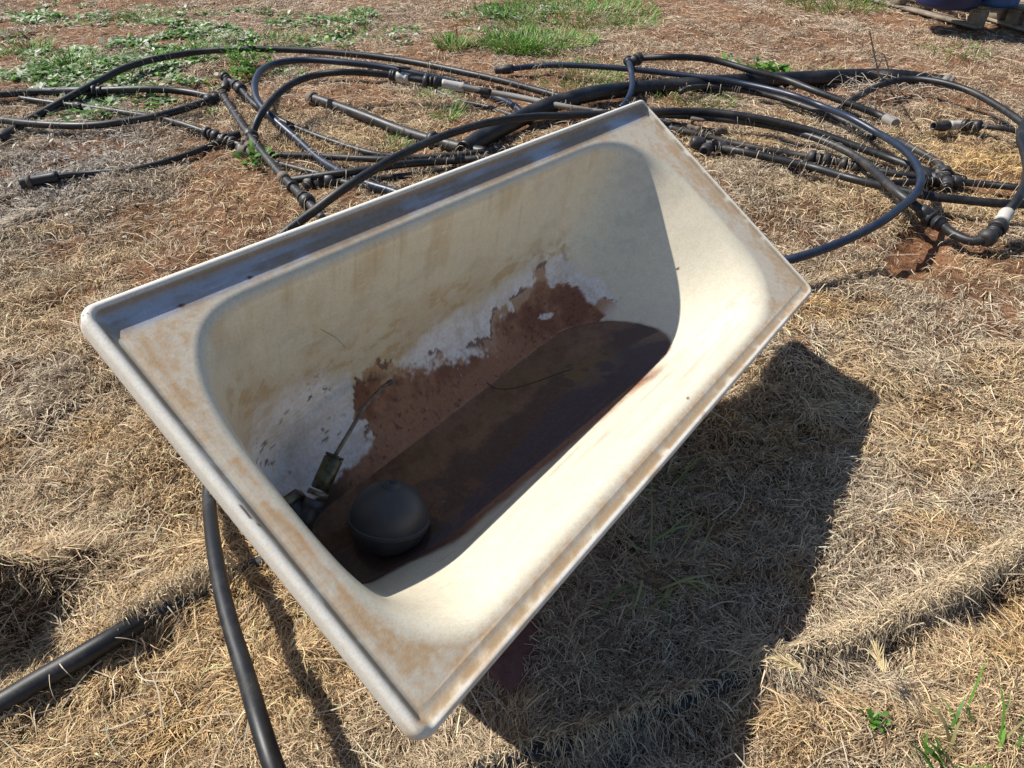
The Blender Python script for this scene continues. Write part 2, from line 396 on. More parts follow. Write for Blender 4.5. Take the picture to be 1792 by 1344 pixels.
    col = col*(1 - rust[:, None]) + rc*rust[:, None]; rough = np.maximum(rough, rust*.8)
    # mud that the water covers, a tide line a finger above it
    lv = BV @ UPL - WLV
    wet = ss(.004, -.002, lv + .006*nj)*inside
    mud = mix(np.tile([.50, .31, .21], (len(BV), 1)), [.38, .25, .15], ss(.4, .65, n1)*.6)
    mud = mix(mud, [.29, .17, .11], ss(.4, .8, fbm(P3, .02, 4, 101))*.7)
    mud = mix(mud, [.22, .145, .135], ss(.285, .255, Y + .08*nj)); yel = ss(.53, .58, fbm(P3, .035, 4, 111) + .12*ss(.09, .02, np.hypot((X - 1.02)*.6, Y - .24)))  # violet strip on the low side: a water reflection painted into the mud
    mud = mix(mud, [.46, .32, .15], .8*yel*.8*ss(.07, .03, np.hypot((X - 1.02)*.55, Y - .24)))
    mud = mix(mud, [.34, .20, .15], ss(.08, .03, np.hypot((X - .47)*.6, Y - .22))*ss(.5, .6, n2))
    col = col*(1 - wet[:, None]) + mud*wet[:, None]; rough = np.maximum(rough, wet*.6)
    tide = np.exp(-((lv - .012 + .008*nj)/.012)**2)*inside*ss(.3, .2, Y)
    col = mix(col, [.20, .095, .06], tide*.45*ss(1.15, 1.0, X)*ss(.3, .6, fbm(P3*np.array([.12, 1, 1]), .015, 4, 121)))
    strk = ss(.5, .72, fbm(P3*np.array([.08, 1, 1]), .010, 4, 131))*inside*ss(.2, .1, Y)*ss(.17, .02, lv)
    col = mix(col, [.36, .30, .26], strk*.55)
    # small white splash
    spl = ss(.03, .008, np.hypot((X - 1.065)*.8 + (Y - .428)*.5, (Y - .428)*1.6) + .05*(n2 - .45))*inside
    col = mix(col, [.8, .8, .8], ss(.35, .6, spl)*ss(.30, .5, .6*n2 + .4*n3))
    for cx, cy in ((1.38, .30), (.9, .055), (.25, .70), (.13, .70)):
        col = mix(col, [.14, .08, .05], ss(.0042, .0025, np.hypot((X - cx)*.7, Y - cy)))
    rel = .55*lime*(.5 + n2) + rust*(-.5 + .9*(n2 - .5) + .8*(n3 - .5)) + tan_*.3 - rim_*.5 - chip*.5 + .10*(n1 - .5)*inside
    return np.column_stack([np.clip(col, 0, 1), np.clip(rough, 0, 1)]), rel
BCOL, BREL = stain_and_reflection()
def enamel():
    m, t, b = newmat('enamel'); a = N(t, 'ShaderNodeAttribute', attribute_name='Col')
    n1 = noise(t, 260, 4, .7); n2 = noise(t, 45, 5, .65); n3 = noise(t, 900, 2)
    f = ramp(t, n1, [(.36, (.86, .84, .82)), (.55, (1.02, 1.01, 1.0))])
    c1 = mixc(t, 1.0, a.outputs['Color'], f, 'MULTIPLY')
    f2 = ramp(t, n2, [(.3, (.95, .94, .92)), (.6, (1.01, 1.01, 1.01))])
    c2 = mixc(t, 1.0, c1, f2, 'MULTIPLY'); sp = noise(t, 130, 6, .75); sr = ramp(t, sp, [(.42, 0.0), (.62, 1.0)])
    mu2 = N(t, 'ShaderNodeMath', operation='MULTIPLY'); t.links.new(sr, mu2.inputs[0]); t.links.new(a.outputs['Alpha'], mu2.inputs[1])
    t.links.new(mixc(t, mu2.outputs[0], c2, mixc(t, 1.0, c2, (.86, .66, .42), 'MULTIPLY')), b.inputs['Base Color'])
    mr = N(t, 'ShaderNodeMath', operation='MULTIPLY_ADD'); t.links.new(n1, mr.inputs[0]); mr.inputs[1].default_value = .12
    t.links.new(a.outputs['Alpha'], mr.inputs[2]); t.links.new(mr.outputs[0], b.inputs['Roughness'])
    bm = N(t, 'ShaderNodeBump'); bm.inputs['Distance'].default_value = .0012
    mu = N(t, 'ShaderNodeMath', operation='MULTIPLY'); t.links.new(a.outputs['Alpha'], mu.inputs[0]); mu.inputs[1].default_value = .55
    t.links.new(mu.outputs[0], bm.inputs['Strength']); t.links.new(n1, bm.inputs['Height']); b2 = N(t, 'ShaderNodeBump'); b2.inputs['Distance'].default_value = .0035; b2.inputs['Strength'].default_value = .8; at_ = N(t, 'ShaderNodeAttribute', attribute_name='Relief')
    t.links.new(at_.outputs['Fac'], b2.inputs['Height']); t.links.new(bm.outputs[0], b2.inputs['Normal']); t.links.new(b2.outputs[0], b.inputs['Normal'])
    return m
M['enamel'] = enamel()

bath = bpy.data.objects.new('bathtub', None); C.objects.link(bath); bath.matrix_world = bath_matrix()
tag(bath, 'cream enamel bathtub tilted on its side edge, stained tan on the rim and rusty inside', 'bathtub')
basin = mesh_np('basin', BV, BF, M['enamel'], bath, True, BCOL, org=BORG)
ha = basin.data.attributes.new('Relief', 'FLOAT', 'POINT'); ha.data.foreach_set('value', BREL.astype(np.float32))
sm = basin.modifiers.new('thick', 'SOLIDIFY'); sm.thickness = .005; sm.offset = -1
BORG_T = BORG

def make_water():
    ext = np.stack(RINGS, 0); h = ext @ UPL - WLV; P = []
    for i in range(0, RN, 2):
        k = np.where(h[:, i] < 0)[0]
        if len(k) == 0: continue
        # the first ring inside the opening that dips under the water
        k0 = [q for q in k if q > 38]
        if not k0: continue
        q = k0[0]; a, b_ = ext[q - 1, i], ext[q, i]; t_ = h[q - 1, i]/(h[q - 1, i] - h[q, i] + 1e-9)
        pt = a + (b_ - a)*np.clip(t_, 0, 1); P.append(pt)
    P = np.array(P); c_ = P.mean(0); out = c_ + (P - c_)*1.004
    V = [bw(p) for p in np.vstack([c_[None], out])]; V = np.array(V); V[:, 2] = V[1:, 2].mean()
    F = [(0, i, i % (len(V) - 1) + 1) for i in range(1, len(V))]
    m, t, b = newmat('shallow_water'); b.inputs['Base Color'].default_value = (.97, .92, .85, 1)
    b.inputs['Roughness'].default_value = .015; b.inputs['IOR'].default_value = 1.33; b.inputs['Transmission Weight'].default_value = 1
    nz = noise(t, 7, 2); bump(t, b, nz, .06, .01)
    o = mesh_np('water', V, [tuple(f) for f in F], m, None, False)
    tag(o, kind='structure'); return o
water = make_water()

# ------------------------------------------------------------------ ground
def G(px, py): return at(px, py)[:2]
def gauss(X, Y, c_, r, ry=None, ang=0):
    dx, dy = X - c_[0], Y - c_[1]; ca, sa = math.cos(ang), math.sin(ang); ry = ry or r
    return np.exp(-((dx*ca + dy*sa)/r)**2 - ((-dx*sa + dy*ca)/ry)**2)
HOLE = [G(1545, 480), G(1560, 425), G(1600, 375), G(1660, 380), G(1655, 455), G(1600, 490)]
def poly_in(X, Y, P, soft=.02):
    P = np.array(P); d = np.full(X.shape, 1e9); inside = np.zeros(X.shape, bool); n = len(P)
    for i in range(n):
        a, b_ = P[i], P[(i + 1) % n]; e = b_ - a; t_ = np.clip(((X - a[0])*e[0] + (Y - a[1])*e[1])/(e@e), 0, 1)
        d = np.minimum(d, np.hypot(X - a[0] - e[0]*t_, Y - a[1] - e[1]*t_))
        c_ = ((a[1] > Y) != (b_[1] > Y)) & (X < (b_[0] - a[0])*(Y - a[1])/(b_[1] - a[1] + 1e-12) + a[0]); inside ^= c_
    return ss(-soft, soft, np.where(inside, d, -d))
def pdist(X, Y, P):
    P = np.asarray(P); d = np.full(X.shape, 1e9)
    for a, b_ in zip(P[:-1], P[1:]):
        e = b_ - a; t_ = np.clip(((X - a[0])*e[0] + (Y - a[1])*e[1])/(e@e), 0, 1); d = np.minimum(d, np.hypot(X - a[0] - e[0]*t_, Y - a[1] - e[1]*t_))
    return d
BURIED = np.array([G(700, 1420), G(860, 1344), G(1010, 1305), G(1200, 1232), G(1350, 1170), G(1500, 1110), G(1640, 1050), G(1760, 975), G(1900, 880), G(2050, 760)])
LOWP = np.array([G(-120, 1290), G(0, 1228), G(130, 1155), G(260, 1080), G(330, 1040), G(420, 1000), G(520, 960)])
def Hgt(X, Y):
    p = np.stack([X, Y], 1)
    z = .075*(fbm(p, .9, 3, 3) - .5) + .048*(fbm(p, .22, 3, 4) - .5) + .042*(fbm(p, .07, 3, 5) - .5)*ss(9, 3, Y)
    z = z - .010
    z = z - .040*poly_in(X, Y, HOLE, .045)
    z = z + .045*ss(.95, .45, Y)*ss(-.1, .3, X)
    for (px, py, r, dz) in ((1560, 170, .10, -.07), (1505, 350, .12, .035), (60, 1080, .11, -.05), (30, 1000, .08, -.04), (1110, 300, .1, .02), (1310, 330, .18, .03), (1330, 345, .05, -.03), (230, 800, .12, .03),
                            (1700, 330, .16, -.03), (290, 1110, .07, -.04), (540, 1200, .10, -.015), (520, 1150, .05, .03), (170, 930, .05, -.03)):
        z = z + dz*gauss(X, Y, G(px, py), r)
    z = z + .27*gauss(X, Y, G(-95, 1085), .09, .20, 2.2)  # added mound out of view, only there to shade the left edge
    db = pdist(X, Y, BURIED); z = z + .016*np.exp(-(db/.036)**2)
    # a sunken gap along the downhill side of the half buried pipe
    sh = BURIED + np.array([.035, -.065]); z = z - .026*np.exp(-(pdist(X, Y, sh)/.035)**2)*ss(.25, .5, fbm(p, .3, 2, 8))
    z = z*ss(60, 12, np.hypot(X, Y))
    return z
def soilcol(X, Y):
    """straw colour and bareness (how much soil shows) over the ground"""
    p = np.stack([X, Y], 1)
    n = fbm(p, .45, 4, 11); n2 = fbm(p, .12, 4, 12)
    bare = .9*ss(.48, .63, n)*ss(1.4, 2.4, Y) + .5*ss(.56, .7, n2)
    for (px, py, r, k) in ((470, 400, .5, .55), (300, 430, .4, .4), (1690, 440, .5, .55), (1760, 540, .35, .4), (1380, 400, .22, .6), (1300, 50, 1.5, .35), (120, 50, .9, .6), (200, 75, .6, .6), (1250, 90, 1.2, .3), (900, 150, .8, .2), (1700, 130, .6, .3), (1700, 170, .4, .4), (600, 60, 1, .3), (330, 360, .3, .3), (1570, 160, .18, .8)):
        bare = bare + k*gauss(X, Y, G(px, py), r)*(.5 + n2)
    hole = poly_in(X, Y, HOLE, .02)
    return np.clip(bare, 0, .9), hole, n, n2
def cam_depth(X, Y, Z=0): return Y*cp + (CAMH - Z)*sp
def in_view(X, Y, m=1.38):
    d = cam_depth(X, Y); px = X/d*FPX; py = (-(Y*sp) + CAMH*cp)/d*FPX
    return (np.abs(px) < 896*m) & (py > -672*1.12) & (py < 672*1.35) & (Y > .2)
def make_ground():
    xs = np.concatenate([-np.geomspace(60, 4.6, 22), np.linspace(-4.5, 4.5, 560), np.geomspace(4.6, 60, 22)])
    ys = np.concatenate([[-8, -3, -1, 0, .2], np.linspace(.3, 3.6, 300), np.linspace(3.62, 8, 180), np.geomspace(8.2, 90, 30)])
    X, Y = np.meshgrid(xs, ys); Xf, Yf = X.ravel(), Y.ravel(); Z = Hgt(Xf, Yf)
    ny, nx = X.shape; k = np.arange(ny - 1)[:, None]*nx; i = np.arange(nx - 1)[None]
    F = np.stack([k + i, k + i + 1, k + nx + i + 1, k + nx + i], 2).reshape(-1, 4)
    bare, hole, n, n2 = soilcol(Xf, Yf)
    col = mix(np.tile([.085, .055, .033], (len(Xf), 1)), [.16, .105, .065], ss(.35, .65, n2))
    red = mix(np.tile([.33, .185, .11], (len(Xf), 1)), [.22, .125, .075], ss(.4, .7, n2))
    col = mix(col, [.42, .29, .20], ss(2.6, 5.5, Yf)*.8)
    col = col*(1 - bare[:, None]) + red*bare[:, None]
    col = mix(col, [.26, .135, .075], hole)
    col = mix(col, [.36, .27, .175], np.where(in_view(Xf, Yf, 1.3), 0, .75))
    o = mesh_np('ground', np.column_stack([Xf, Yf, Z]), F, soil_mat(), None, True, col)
    return tag(o, kind='structure')
def soil_mat():
    m, t, b = newmat('soil'); a = N(t, 'ShaderNodeAttribute', attribute_name='Col')
    n1 = noise(t, 55, 6, .75); n2 = noise(t, 12, 5, .6); n3 = noise(t, 240, 3)
    f = ramp(t, n1, [(.35, (.45, .42, .40)), (.5, (.95, .93, .9)), (.66, (1.5, 1.42, 1.3))])
    c1 = mixc(t, 1, a.outputs['Color'], f, 'MULTIPLY')
    f2 = ramp(t, n3, [(.35, (.65, .65, .65)), (.65, (1.25, 1.22, 1.18))]); c2 = mixc(t, 1, c1, f2, 'MULTIPLY')
    f3 = ramp(t, n2, [(.3, (.82, .80, .78)), (.7, (1.12, 1.1, 1.08))])
    t.links.new(mixc(t, 1, c2, f3, 'MULTIPLY'), b.inputs['Base Color']); b.inputs['Roughness'].default_value = .95
    b.inputs['Specular IOR Level'].default_value = .1; bump(t, b, n1, .8, .02); return m
ground = make_ground()

def ribbons(root, phi, L, W, nseg, curl, arch, lift, wave, col, tipz=None):
    """curly blades: each one a narrow bent strip of quads"""
    n = len(root); s_ = np.linspace(0, 1, nseg + 1)
    head = phi[:, None] + curl[:, None]*s_[None]*1.0 + wave[:, None]*np.sin(s_[None]*7 + phi[:, None]*3)
    step = (L/nseg)[:, None]; dx = np.cos(head)*step; dy = np.sin(head)*step
    x = root[:, 0:1] + np.concatenate([np.zeros((n, 1)), np.cumsum(dx[:, :-1], 1)], 1)
    y = root[:, 1:2] + np.concatenate([np.zeros((n, 1)), np.cumsum(dy[:, :-1], 1)], 1)
    z = root[:, 2:3] + lift[:, None] + arch[:, None]*np.sin(np.pi*np.clip(s_[None]*(.75 + .5*((phi[:, None]*7.7) % 1)), 0, 1.2))
    if tipz is not None: z = z + tipz[:, None]*s_[None]**1.4
    P = np.stack([x, y, z], 2)
    tw = (phi*13.7 % 1)[:, None]*2 - 1
    wv = np.stack([-np.sin(head), np.cos(head), tw*np.ones_like(head)*.8], 2); wv /= np.linalg.norm(wv, axis=2)[:, :, None]
    ww = (W[:, None]*.5*np.clip(1.15 - s_[None]**3, .15, 1))[:, :, None]
    V = np.stack([P - wv*ww, P + wv*ww], 2).reshape(-1, 3)             # n,(seg+1),2
    b_ = (np.arange(n)*(nseg + 1)*2)[:, None] + (np.arange(nseg)*2)[None]
    F = np.stack([b_, b_ + 1, b_ + 3, b_ + 2], 2).reshape(-1, 4)
    cc = np.repeat(col, (nseg + 1)*2, 0)
    return V, F, cc
def join(parts):
    V = []; F = []; Cc = []; k = 0
    for v, f, c_ in parts: V.append(v); F.append(f + k); Cc.append(c_); k += len(v)
    return np.concatenate(V), np.concatenate(F), np.concatenate(Cc)
def straw_col(X, Y, n_):
    p = np.stack([X, Y], 1); r = rng.rand(n_); a = fbm(p, .5, 3, 31); g = fbm(p, .16, 3, 32)
    base = mix(np.tile([.60, .44, .255], (n_, 1)), [.54, .43, .295], ss(.38, .58, a))          # golden to grey
    base = mix(base, [.55, .34, .13], ss(.62, .78, g)*.55)
    for (px, py, rr, k) in ((1720, 270, .3, .9), (1740, 310, .25, .7), (470, 360, .35, .5), (560, 230, .4, .3), (180, 1000, .5, .25), (420, 1150, .4, .3), (1650, 30, .7, .3)):
        base = mix(base, [.66, .43, .17], np.clip(k*gauss(X, Y, G(px, py), rr), 0, 1))
    for (px, py, rr, k) in ((150, 260, .35, .8), (60, 320, .35, .7), (300, 560, .3, .2)):
        base = mix(base, [.40, .38, .34], np.clip(k*gauss(X, Y, G(px, py), rr), 0, 1))
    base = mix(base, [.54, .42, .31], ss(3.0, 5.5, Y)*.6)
    base = base*(.42 + 1.0*rng.rand(n_)[:, None]**.8)
    dk = r < .22; base[dk] = base[dk]*[.34, .28, .24]
    br = r > .92; base[br] = np.clip(base[br]*[1.4, 1.36, 1.28], 0, .76)
    return base
def sample_view(n, power, ymax=13.0, ymin=.15):
    """points on the ground, thinning out with distance as far things need less detail"""
    out = []; tot = 0
    while tot < n:
        Y = rng.uniform(ymin, ymax, n); X = rng.uniform(-1, 1, n)*(1.1*(Y*cp + CAMH*sp) + .1)
        wdt = (1.1*(Y*cp + CAMH*sp) + .1); d = cam_depth(X, Y)
        p = (wdt*d**(-power)); p /= 1.1*1.35*1.05**(-power)
        ok = (rng.rand(n) < np.clip(p, 0, 1)) & in_view(X, Y)
        out.append(np.stack([X[ok], Y[ok]], 1)); tot += ok.sum()
    return np.concatenate(out)[:n]
def thatch(n=1180000):
    P = sample_view(n, 1.55); X, Y = P[:, 0], P[:, 1]; d = cam_depth(X, Y)
    bare, hole, nn, n2 = soilcol(X, Y)
    keep = (rng.rand(len(X)) > bare*.88) & (rng.rand(len(X)) > hole*.97)
    X, Y, d = X[keep], Y[keep], d[keep]; n_ = len(X)
    Z = Hgt(X, Y); p = np.stack([X, Y], 1)
    flow = fbm(p, .28, 3, 51)*14
    phi = flow + rng.randn(n_)*(.55 + .8*vn(p/.2, 58)); sc_ = (d/1.5)**.28
    tall = ss(.45, .7, fbm(p, .13, 3, 52))
    flat = ss(.42, .62, fbm(p, .35, 3, 57))
    L = (.022 + .050*rng.rand(n_)**1.6)*sc_*(.8 + .5*tall); W = (.00070 + .0010*rng.rand(n_))*sc_**2.1
    curl = rng.randn(n_)*2.7*(1 - .55*flat); arch = (.003 + .019*rng.rand(n_)**1.6)*(1 + .7*tall)*(1 - .6*flat)*ss(14, 3, d); lift = rng.rand(n_)*.012*(.6 + tall) - .002; wave = rng.randn(n_)*.5*(1 - .6*flat); brk = rng.rand(n_) < .12; wave[brk] = 0; curl[brk] *= .1; L[brk] *= 1.2; W[brk] *= 1.7
    # the dense mat stops short of standing inside the bath's belly
    root = np.column_stack([X, Y, Z]); col = straw_col(X, Y, n_)
    near = d < 2.6; parts = []
    for m_, ns in ((near, 6), (~near, 4)):
        k = np.where(m_)[0]; parts.append(ribbons(root[k], phi[k], L[k], W[k], ns, curl[k], arch[k], lift[k], wave[k], col[k]))
    # longer pale stalks lying loose on top
    q = sample_view(5200, 1.3); Z2 = Hgt(q[:, 0], q[:, 1]); m2 = len(q); d2 = cam_depth(q[:, 0], q[:, 1]); s2 = (d2/1.5)**.25
    c2 = np.tile([.62, .53, .38], (m2, 1))*(.6 + .5*rng.rand(m2, 1))
    parts.append(ribbons(np.column_stack([q, Z2]), rng.rand(m2)*6.28, (.06 + .10*rng.rand(m2)**2)*s2, (.0016 + .0014*rng.rand(m2))*s2**1.5, 7, rng.randn(m2)*.7, .012*rng.rand(m2), .006 + .012*rng.rand(m2), rng.randn(m2)*.12, c2))
    # dead brown sticks
    q = sample_view(1400, 1.0); Z2 = Hgt(q[:, 0], q[:, 1]); m2 = len(q); d2 = cam_depth(q[:, 0], q[:, 1])
    c2 = np.tile([.13, .09, .06], (m2, 1))*(.6 + .8*rng.rand(m2, 1))
    parts.append(ribbons(np.column_stack([q, Z2]), rng.rand(m2)*6.28, .04 + .09*rng.rand(m2)**2, .0022 + .002*rng.rand(m2), 5, rng.randn(m2)*.5, .01*rng.rand(m2), .008 + .01*rng.rand(m2), rng.randn(m2)*.2, c2, rng.rand(m2)*.03))
    # wisps grown over the half buried pipes
    for path, hh, a0, a1, cnt, rad in ((BURIED, .044, 0, .46, 1500, .022), (BURIED, .038, .40, 1, 9500, .020), (LOWP, .060, .50, .80, 2400, .026)):
        S = spline(np.column_stack([path, np.zeros(len(path))]), .01); T = np.gradient(S, axis=0); T /= np.linalg.norm(T, axis=1)[:, None]
        i = (rng.uniform(a0, a1, cnt)*(len(S) - 1)).astype(int); sd = np.sign(rng.rand(cnt) - .35)
        nx_ = np.stack([-T[i, 1], T[i, 0]], 1); o_ = S[i, :2] + nx_*(sd*rad*(.5 + rng.rand(cnt)*1.0))[:, None]
        keep = rng.rand(cnt) < .45 + .9*fbm(o_, .14, 2, 77); o_, i, sd = o_[keep], i[keep], sd[keep]; m2 = len(o_); nx_ = nx_[keep]
        ph = np.arctan2(-nx_[:, 1]*sd, -nx_[:, 0]*sd) + rng.randn(m2)*.8
        zz = Hgt(o_[:, 0], o_[:, 1])
        parts.append(ribbons(np.column_stack([o_, zz]), ph, (.034 + .03*rng.rand(m2)), .0009 + .0009*rng.rand(m2), 7, rng.randn(m2)*.8, hh*(.6 + .55*rng.rand(m2)), np.full(m2, .0), rng.randn(m2)*.2, np.tile([.66, .52, .33], (m2, 1))*(.42 + .85*rng.rand(m2, 1))))
    V, F, cc = join(parts)
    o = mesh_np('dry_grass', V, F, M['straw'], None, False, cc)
    return tag(o, 'matted curly dry straw coloured grass covering the ground around the bath', 'dry grass', kind='stuff')
grass = thatch()

# ------------------------------------------------------------------ pipes and fittings
def survey(pts):
    """[(px, py, height above the ground)] -> points resting on / lifted over the terrain"""
    out = []
    for px, py, h in pts:
        p = at(px, py, h)
        for _ in range(4):
            z = h + float(Hgt(np.array([p[0]]), np.array([p[1]]))[0])*.8 + .012; p = at(px, py, z)
        out.append(p)
    return np.array(out)
def coupling(parent, P, T, r, L=.10, k=1.45, nuts=2, mat='fit', name='coupling', nutmat=None):
    L *= 1.2; k *= 1.1
    """compression coupling: smooth barrel with a ribbed nut at one or both ends"""
    P = np.asarray(P); T = np.asarray(T)/np.linalg.norm(T); o = np.array(parent.location)
    mb = MB(); h = L/2
    lathe(mb, P, T, [(-h*.55, r*1.0), (-h*.5, r*k*.86), (-.004, r*k*.88), (-.004, r*k*1.0), (.004, r*k*1.0), (.004, r*k*.88), (h*.5, r*k*.86), (h*.55, r*1.0)], 22)
    b = mb.build(name, M[mat], parent, o)
    for sd in ((-1, 1) if nuts == 2 else (1,)):
        mb = MB(); s_ = h*.42
        lathe(mb, P, T*sd, [(s_, r*k*.9), (s_, r*k*1.08), (s_ + .006, r*k*1.14, 1), (s_ + h*.48, r*k*1.08, 1), (s_ + h*.62, r*k*.92), (h*1.12, r*1.15), (h*1.12, r*1.0)], 28, amp=.07)
        n = mb.build('nut', M[nutmat or mat], b)
        n.location = (0, 0, 0); n.data.transform(Matrix.Translation(-Vector(o)))
    return b
def stub(parent, P, T, r, L, mat='fit', name='branch', k=1.35, nut=True):
    o = np.array(parent.location); T = np.asarray(T, float)/np.linalg.norm(T); mb = MB()
    lathe(mb, P, T, [(0, r*1.15), (L*.45, r*1.15), (L*.45, r*k*1.05), (L*.5, r*k*1.12, 1), (L*.9, r*k*1.05, 1), (L, r*k*.88), (L, r*k*.6), (L*.8, r*k*.55)] if nut else [(0, r*1.15), (L*.8, r*1.15), (L*.8, r*1.35), (L, r*1.35), (L, r*.9), (L*.85, r*.85)], 28, amp=.07)
    return mb.build(name, M[mat], parent, o)
PIPES = {}
def pipe(name, label, pts, r, mat='poly', fit=(), group=None, cat='pipe', n=14):
    P = survey(pts); S = spline(P, .02); T = np.gradient(S, axis=0)
    org = S[:, :].mean(0); org[2] = S[:, 2].min() - r
    V, F = tube(S, r, n, wob=.03)
    if not fit:
        o = mesh_np(name, V, F, M[mat], None, True, org=org); o.location = tuple(org); tag(o, label, cat, group); PIPES[name + label[:12]] = S; return o, S
    e = empty(name, org, label, cat, group)
    mesh_np('tube', V, F, M[mat], e, True, org=org)
    for f in fit:
        k, pos = f[0], f[1]; kw = f[2] if len(f) > 2 else {}
        if isinstance(pos, tuple):
            q = survey([(pos[0], pos[1], pos[2] if len(pos) > 2 else .03)])[0]; i = int(np.argmin(np.linalg.norm(S - q, axis=1)))
        else: i = int(round(pos*(len(S) - 1)))
        Pi, Ti = S[i], T[i]/np.linalg.norm(T[i])
        if pos == 0: Ti = -Ti
        kr = kw.pop('r', r)
        if k == 'coup': coupling(e, Pi, Ti, kr, **kw)
        elif k == 'sleeve':
            mb = MB(); L_ = kw.get('L', .2); kk = kw.get('k', 1.3)
            lathe(mb, Pi, Ti, [(-L_/2, kr*1.0), (-L_/2, kr*kk), (-L_/2 + .01, kr*kk*1.08), (-L_/2 + .025, kr*kk), (L_/2 - .025, kr*kk), (L_/2 - .01, kr*kk*1.08), (L_/2, kr*kk), (L_/2, kr)], 22)
            mb.build(kw.get('name', 'sleeve'), M[kw.get('mat', 'fit')], e, org)
        elif k == 'end':
            mb = MB(); L_ = kw.get('L', .07); kk = kw.get('k', 1.35)
            lathe(mb, Pi - Ti*.01, Ti, [(-L_*.2, kr), (-L_*.2, kr*kk*.95), (0, kr*kk*1.05, 1), (L_*.5, kr*kk, 1), (L_*.55, kr*kk*.85), (L_*.95, kr*kk*.85), (L_, kr*kk*.8), (L_, kr*kk*.6), (L_*.7, kr*kk*.55)], 26, amp=.07)
            mb.build(kw.get('name', 'end_fitting'), M[kw.get('mat', 'fit')], e, org)
        elif k == 'ring':
            mb = MB(); L_ = kw.get('L', .02); kk = kw.get('k', 1.3)
            lathe(mb, Pi, Ti, [(-L_/2, kr), (-L_/2, kr*kk), (0, kr*kk*1.1), (L_/2, kr*kk), (L_/2, kr)], 22); mb.build(kw.get('name', 'collar'), M[kw.get('mat', 'fit_tan')], e, org)
        elif k in ('tee', 'elbow'):
            b = coupling(e, Pi, Ti, kr, L=kw.get('L', .12), k=1.4, nuts=kw.get('nuts', 2), mat=kw.get('mat', 'fit'), name=k)
            q = survey([kw['to']])[0]; d = q - Pi; d /= np.linalg.norm(d)
            s_ = stub(e, Pi, d, kr*1.1, kw.get('bl', .08), mat=kw.get('mat', 'fit'), nut=kw.get('nut', True))
            s_.parent = b; s_.matrix_parent_inverse.identity(); s_.data.update()
        elif k == 'tap':
            b = valve_at(e, Pi, Ti, kr, **kw)
    PIPES[name + label[:12]] = S
    return e, S
def valve_at(e, P, T, r, mat='fit_white', cap='fit', handle=True, up=(0, 0, 1)):
    o = np.array(e.location); T = T/np.linalg.norm(T); mb = MB()
    lathe(mb, P, T, [(-.055, r), (-.055, r*1.35), (-.03, r*1.35), (-.028, r*1.1), (-.015, r*1.45), (.015, r*1.45), (.028, r*1.1), (.03, r*1.35), (.055, r*1.35), (.055, r)], 20)
    b = mb.build('valve_body', M[mat], e, o)
    up = np.array(up, float); mb = MB(); lathe(mb, P + up*r, up, [(0, r*.6), (.02, r*.6), (.02, r*.85), (.028, r*.85)], 14)
    st = mb.build('valve_stem', M[cap], b, o)
    if handle:
        mb = MB(); U = np.cross(T, up); q = P + up*(r + .034)
        lathe(mb, q - T*.012, T, [(0, .008), (.01, .011), (.065, .009), (.08, .005)], 10); mb.build('handle', M[cap], b, o)
    return b
GR = 'black irrigation pipes heaped behind the bath'
pipe('poly_pipe', 'longest black pipe, a wide low arch along the back of the heap', [(-30, 262, .0), (0, 243, .005), (60, 205, .02), (150, 155, .05), (230, 115, .07), (330, 93, .08), (430, 86, .09), (560, 90, .08), (700, 105, .06), (850, 135, .05), (940, 158, .03), (1010, 178, .02)], .0205, 'poly', [('end', (8, 240, .01), dict(L=.12, k=1.3))], GR)
pipe('poly_pipe', 'black pipe with a thick joining sleeve at the far left edge', [(-60, 168, .03), (0, 165, .03), (80, 161, .03), (160, 159, .03), (250, 156, .04), (320, 160, .04), (378, 171, .04)], .020, 'poly', [('sleeve', (122, 160, .03), dict(L=.36, k=1.28)), ('ring', (166, 158, .03), dict(L=.03, k=1.5, mat='fit'))], GR)
pipe('poly_pipe', 'black pipe sagging in a shallow bow across the left edge', [(-60, 204, .04), (0, 210, .04), (60, 217, .04), (150, 220, .04), (230, 211, .04), (300, 197, .04), (355, 180, .04), (385, 169, .04)], .019, 'poly', [('coup', (376, 173, .04), dict(L=.10))], GR)
pipe('poly_pipe', 'thin scuffed pipe running down to the grey wye fitting on the left', [(35, 172, .015), (90, 180, .02), (150, 187, .02), (230, 199, .02), (300, 212, .02), (365, 233, .02), (430, 258, .02)], .0155, 'poly_dusty', [('ring', (142, 185, .02), dict(L=.05, k=1.35, mat='fit')), ('coup', (374, 236, .02), dict(L=.08, k=1.5)), ('coup', (402, 247, .02), dict(L=.07, k=1.5))], GR)
pipe('poly_pipe', 'short black pipe ending in a fat open connector nearest the left edge', [(52, 318, .02), (110, 308, .015), (150, 304, .01), (240, 295, .01), (300, 280, .01), (350, 262, .015), (392, 245, .025)], .0145, 'poly', [('sleeve', (68, 315, .02), dict(L=.16, k=1.75)), ('ring', (36, 320, .02), dict(L=.02, k=2.0, mat='fit_tan')), ('end', 1.0, dict(L=.10, k=1.7))], GR)
pipe('poly_pipe', 'black pipe that starts at the raised elbow fitting left of the loops', [(398, 138, .10), (420, 155, .07), (450, 186, .05), (500, 215, .02), (560, 240, .01), (640, 266, .01), (690, 274, .01), (750, 283, .01)], .0165, 'poly', [('coup', (410, 146, .09), dict(L=.13, k=1.7, nuts=1)), ('elbow', 0, dict(to=(391, 168, .05), L=.09, bl=.11, nuts=1))], GR)
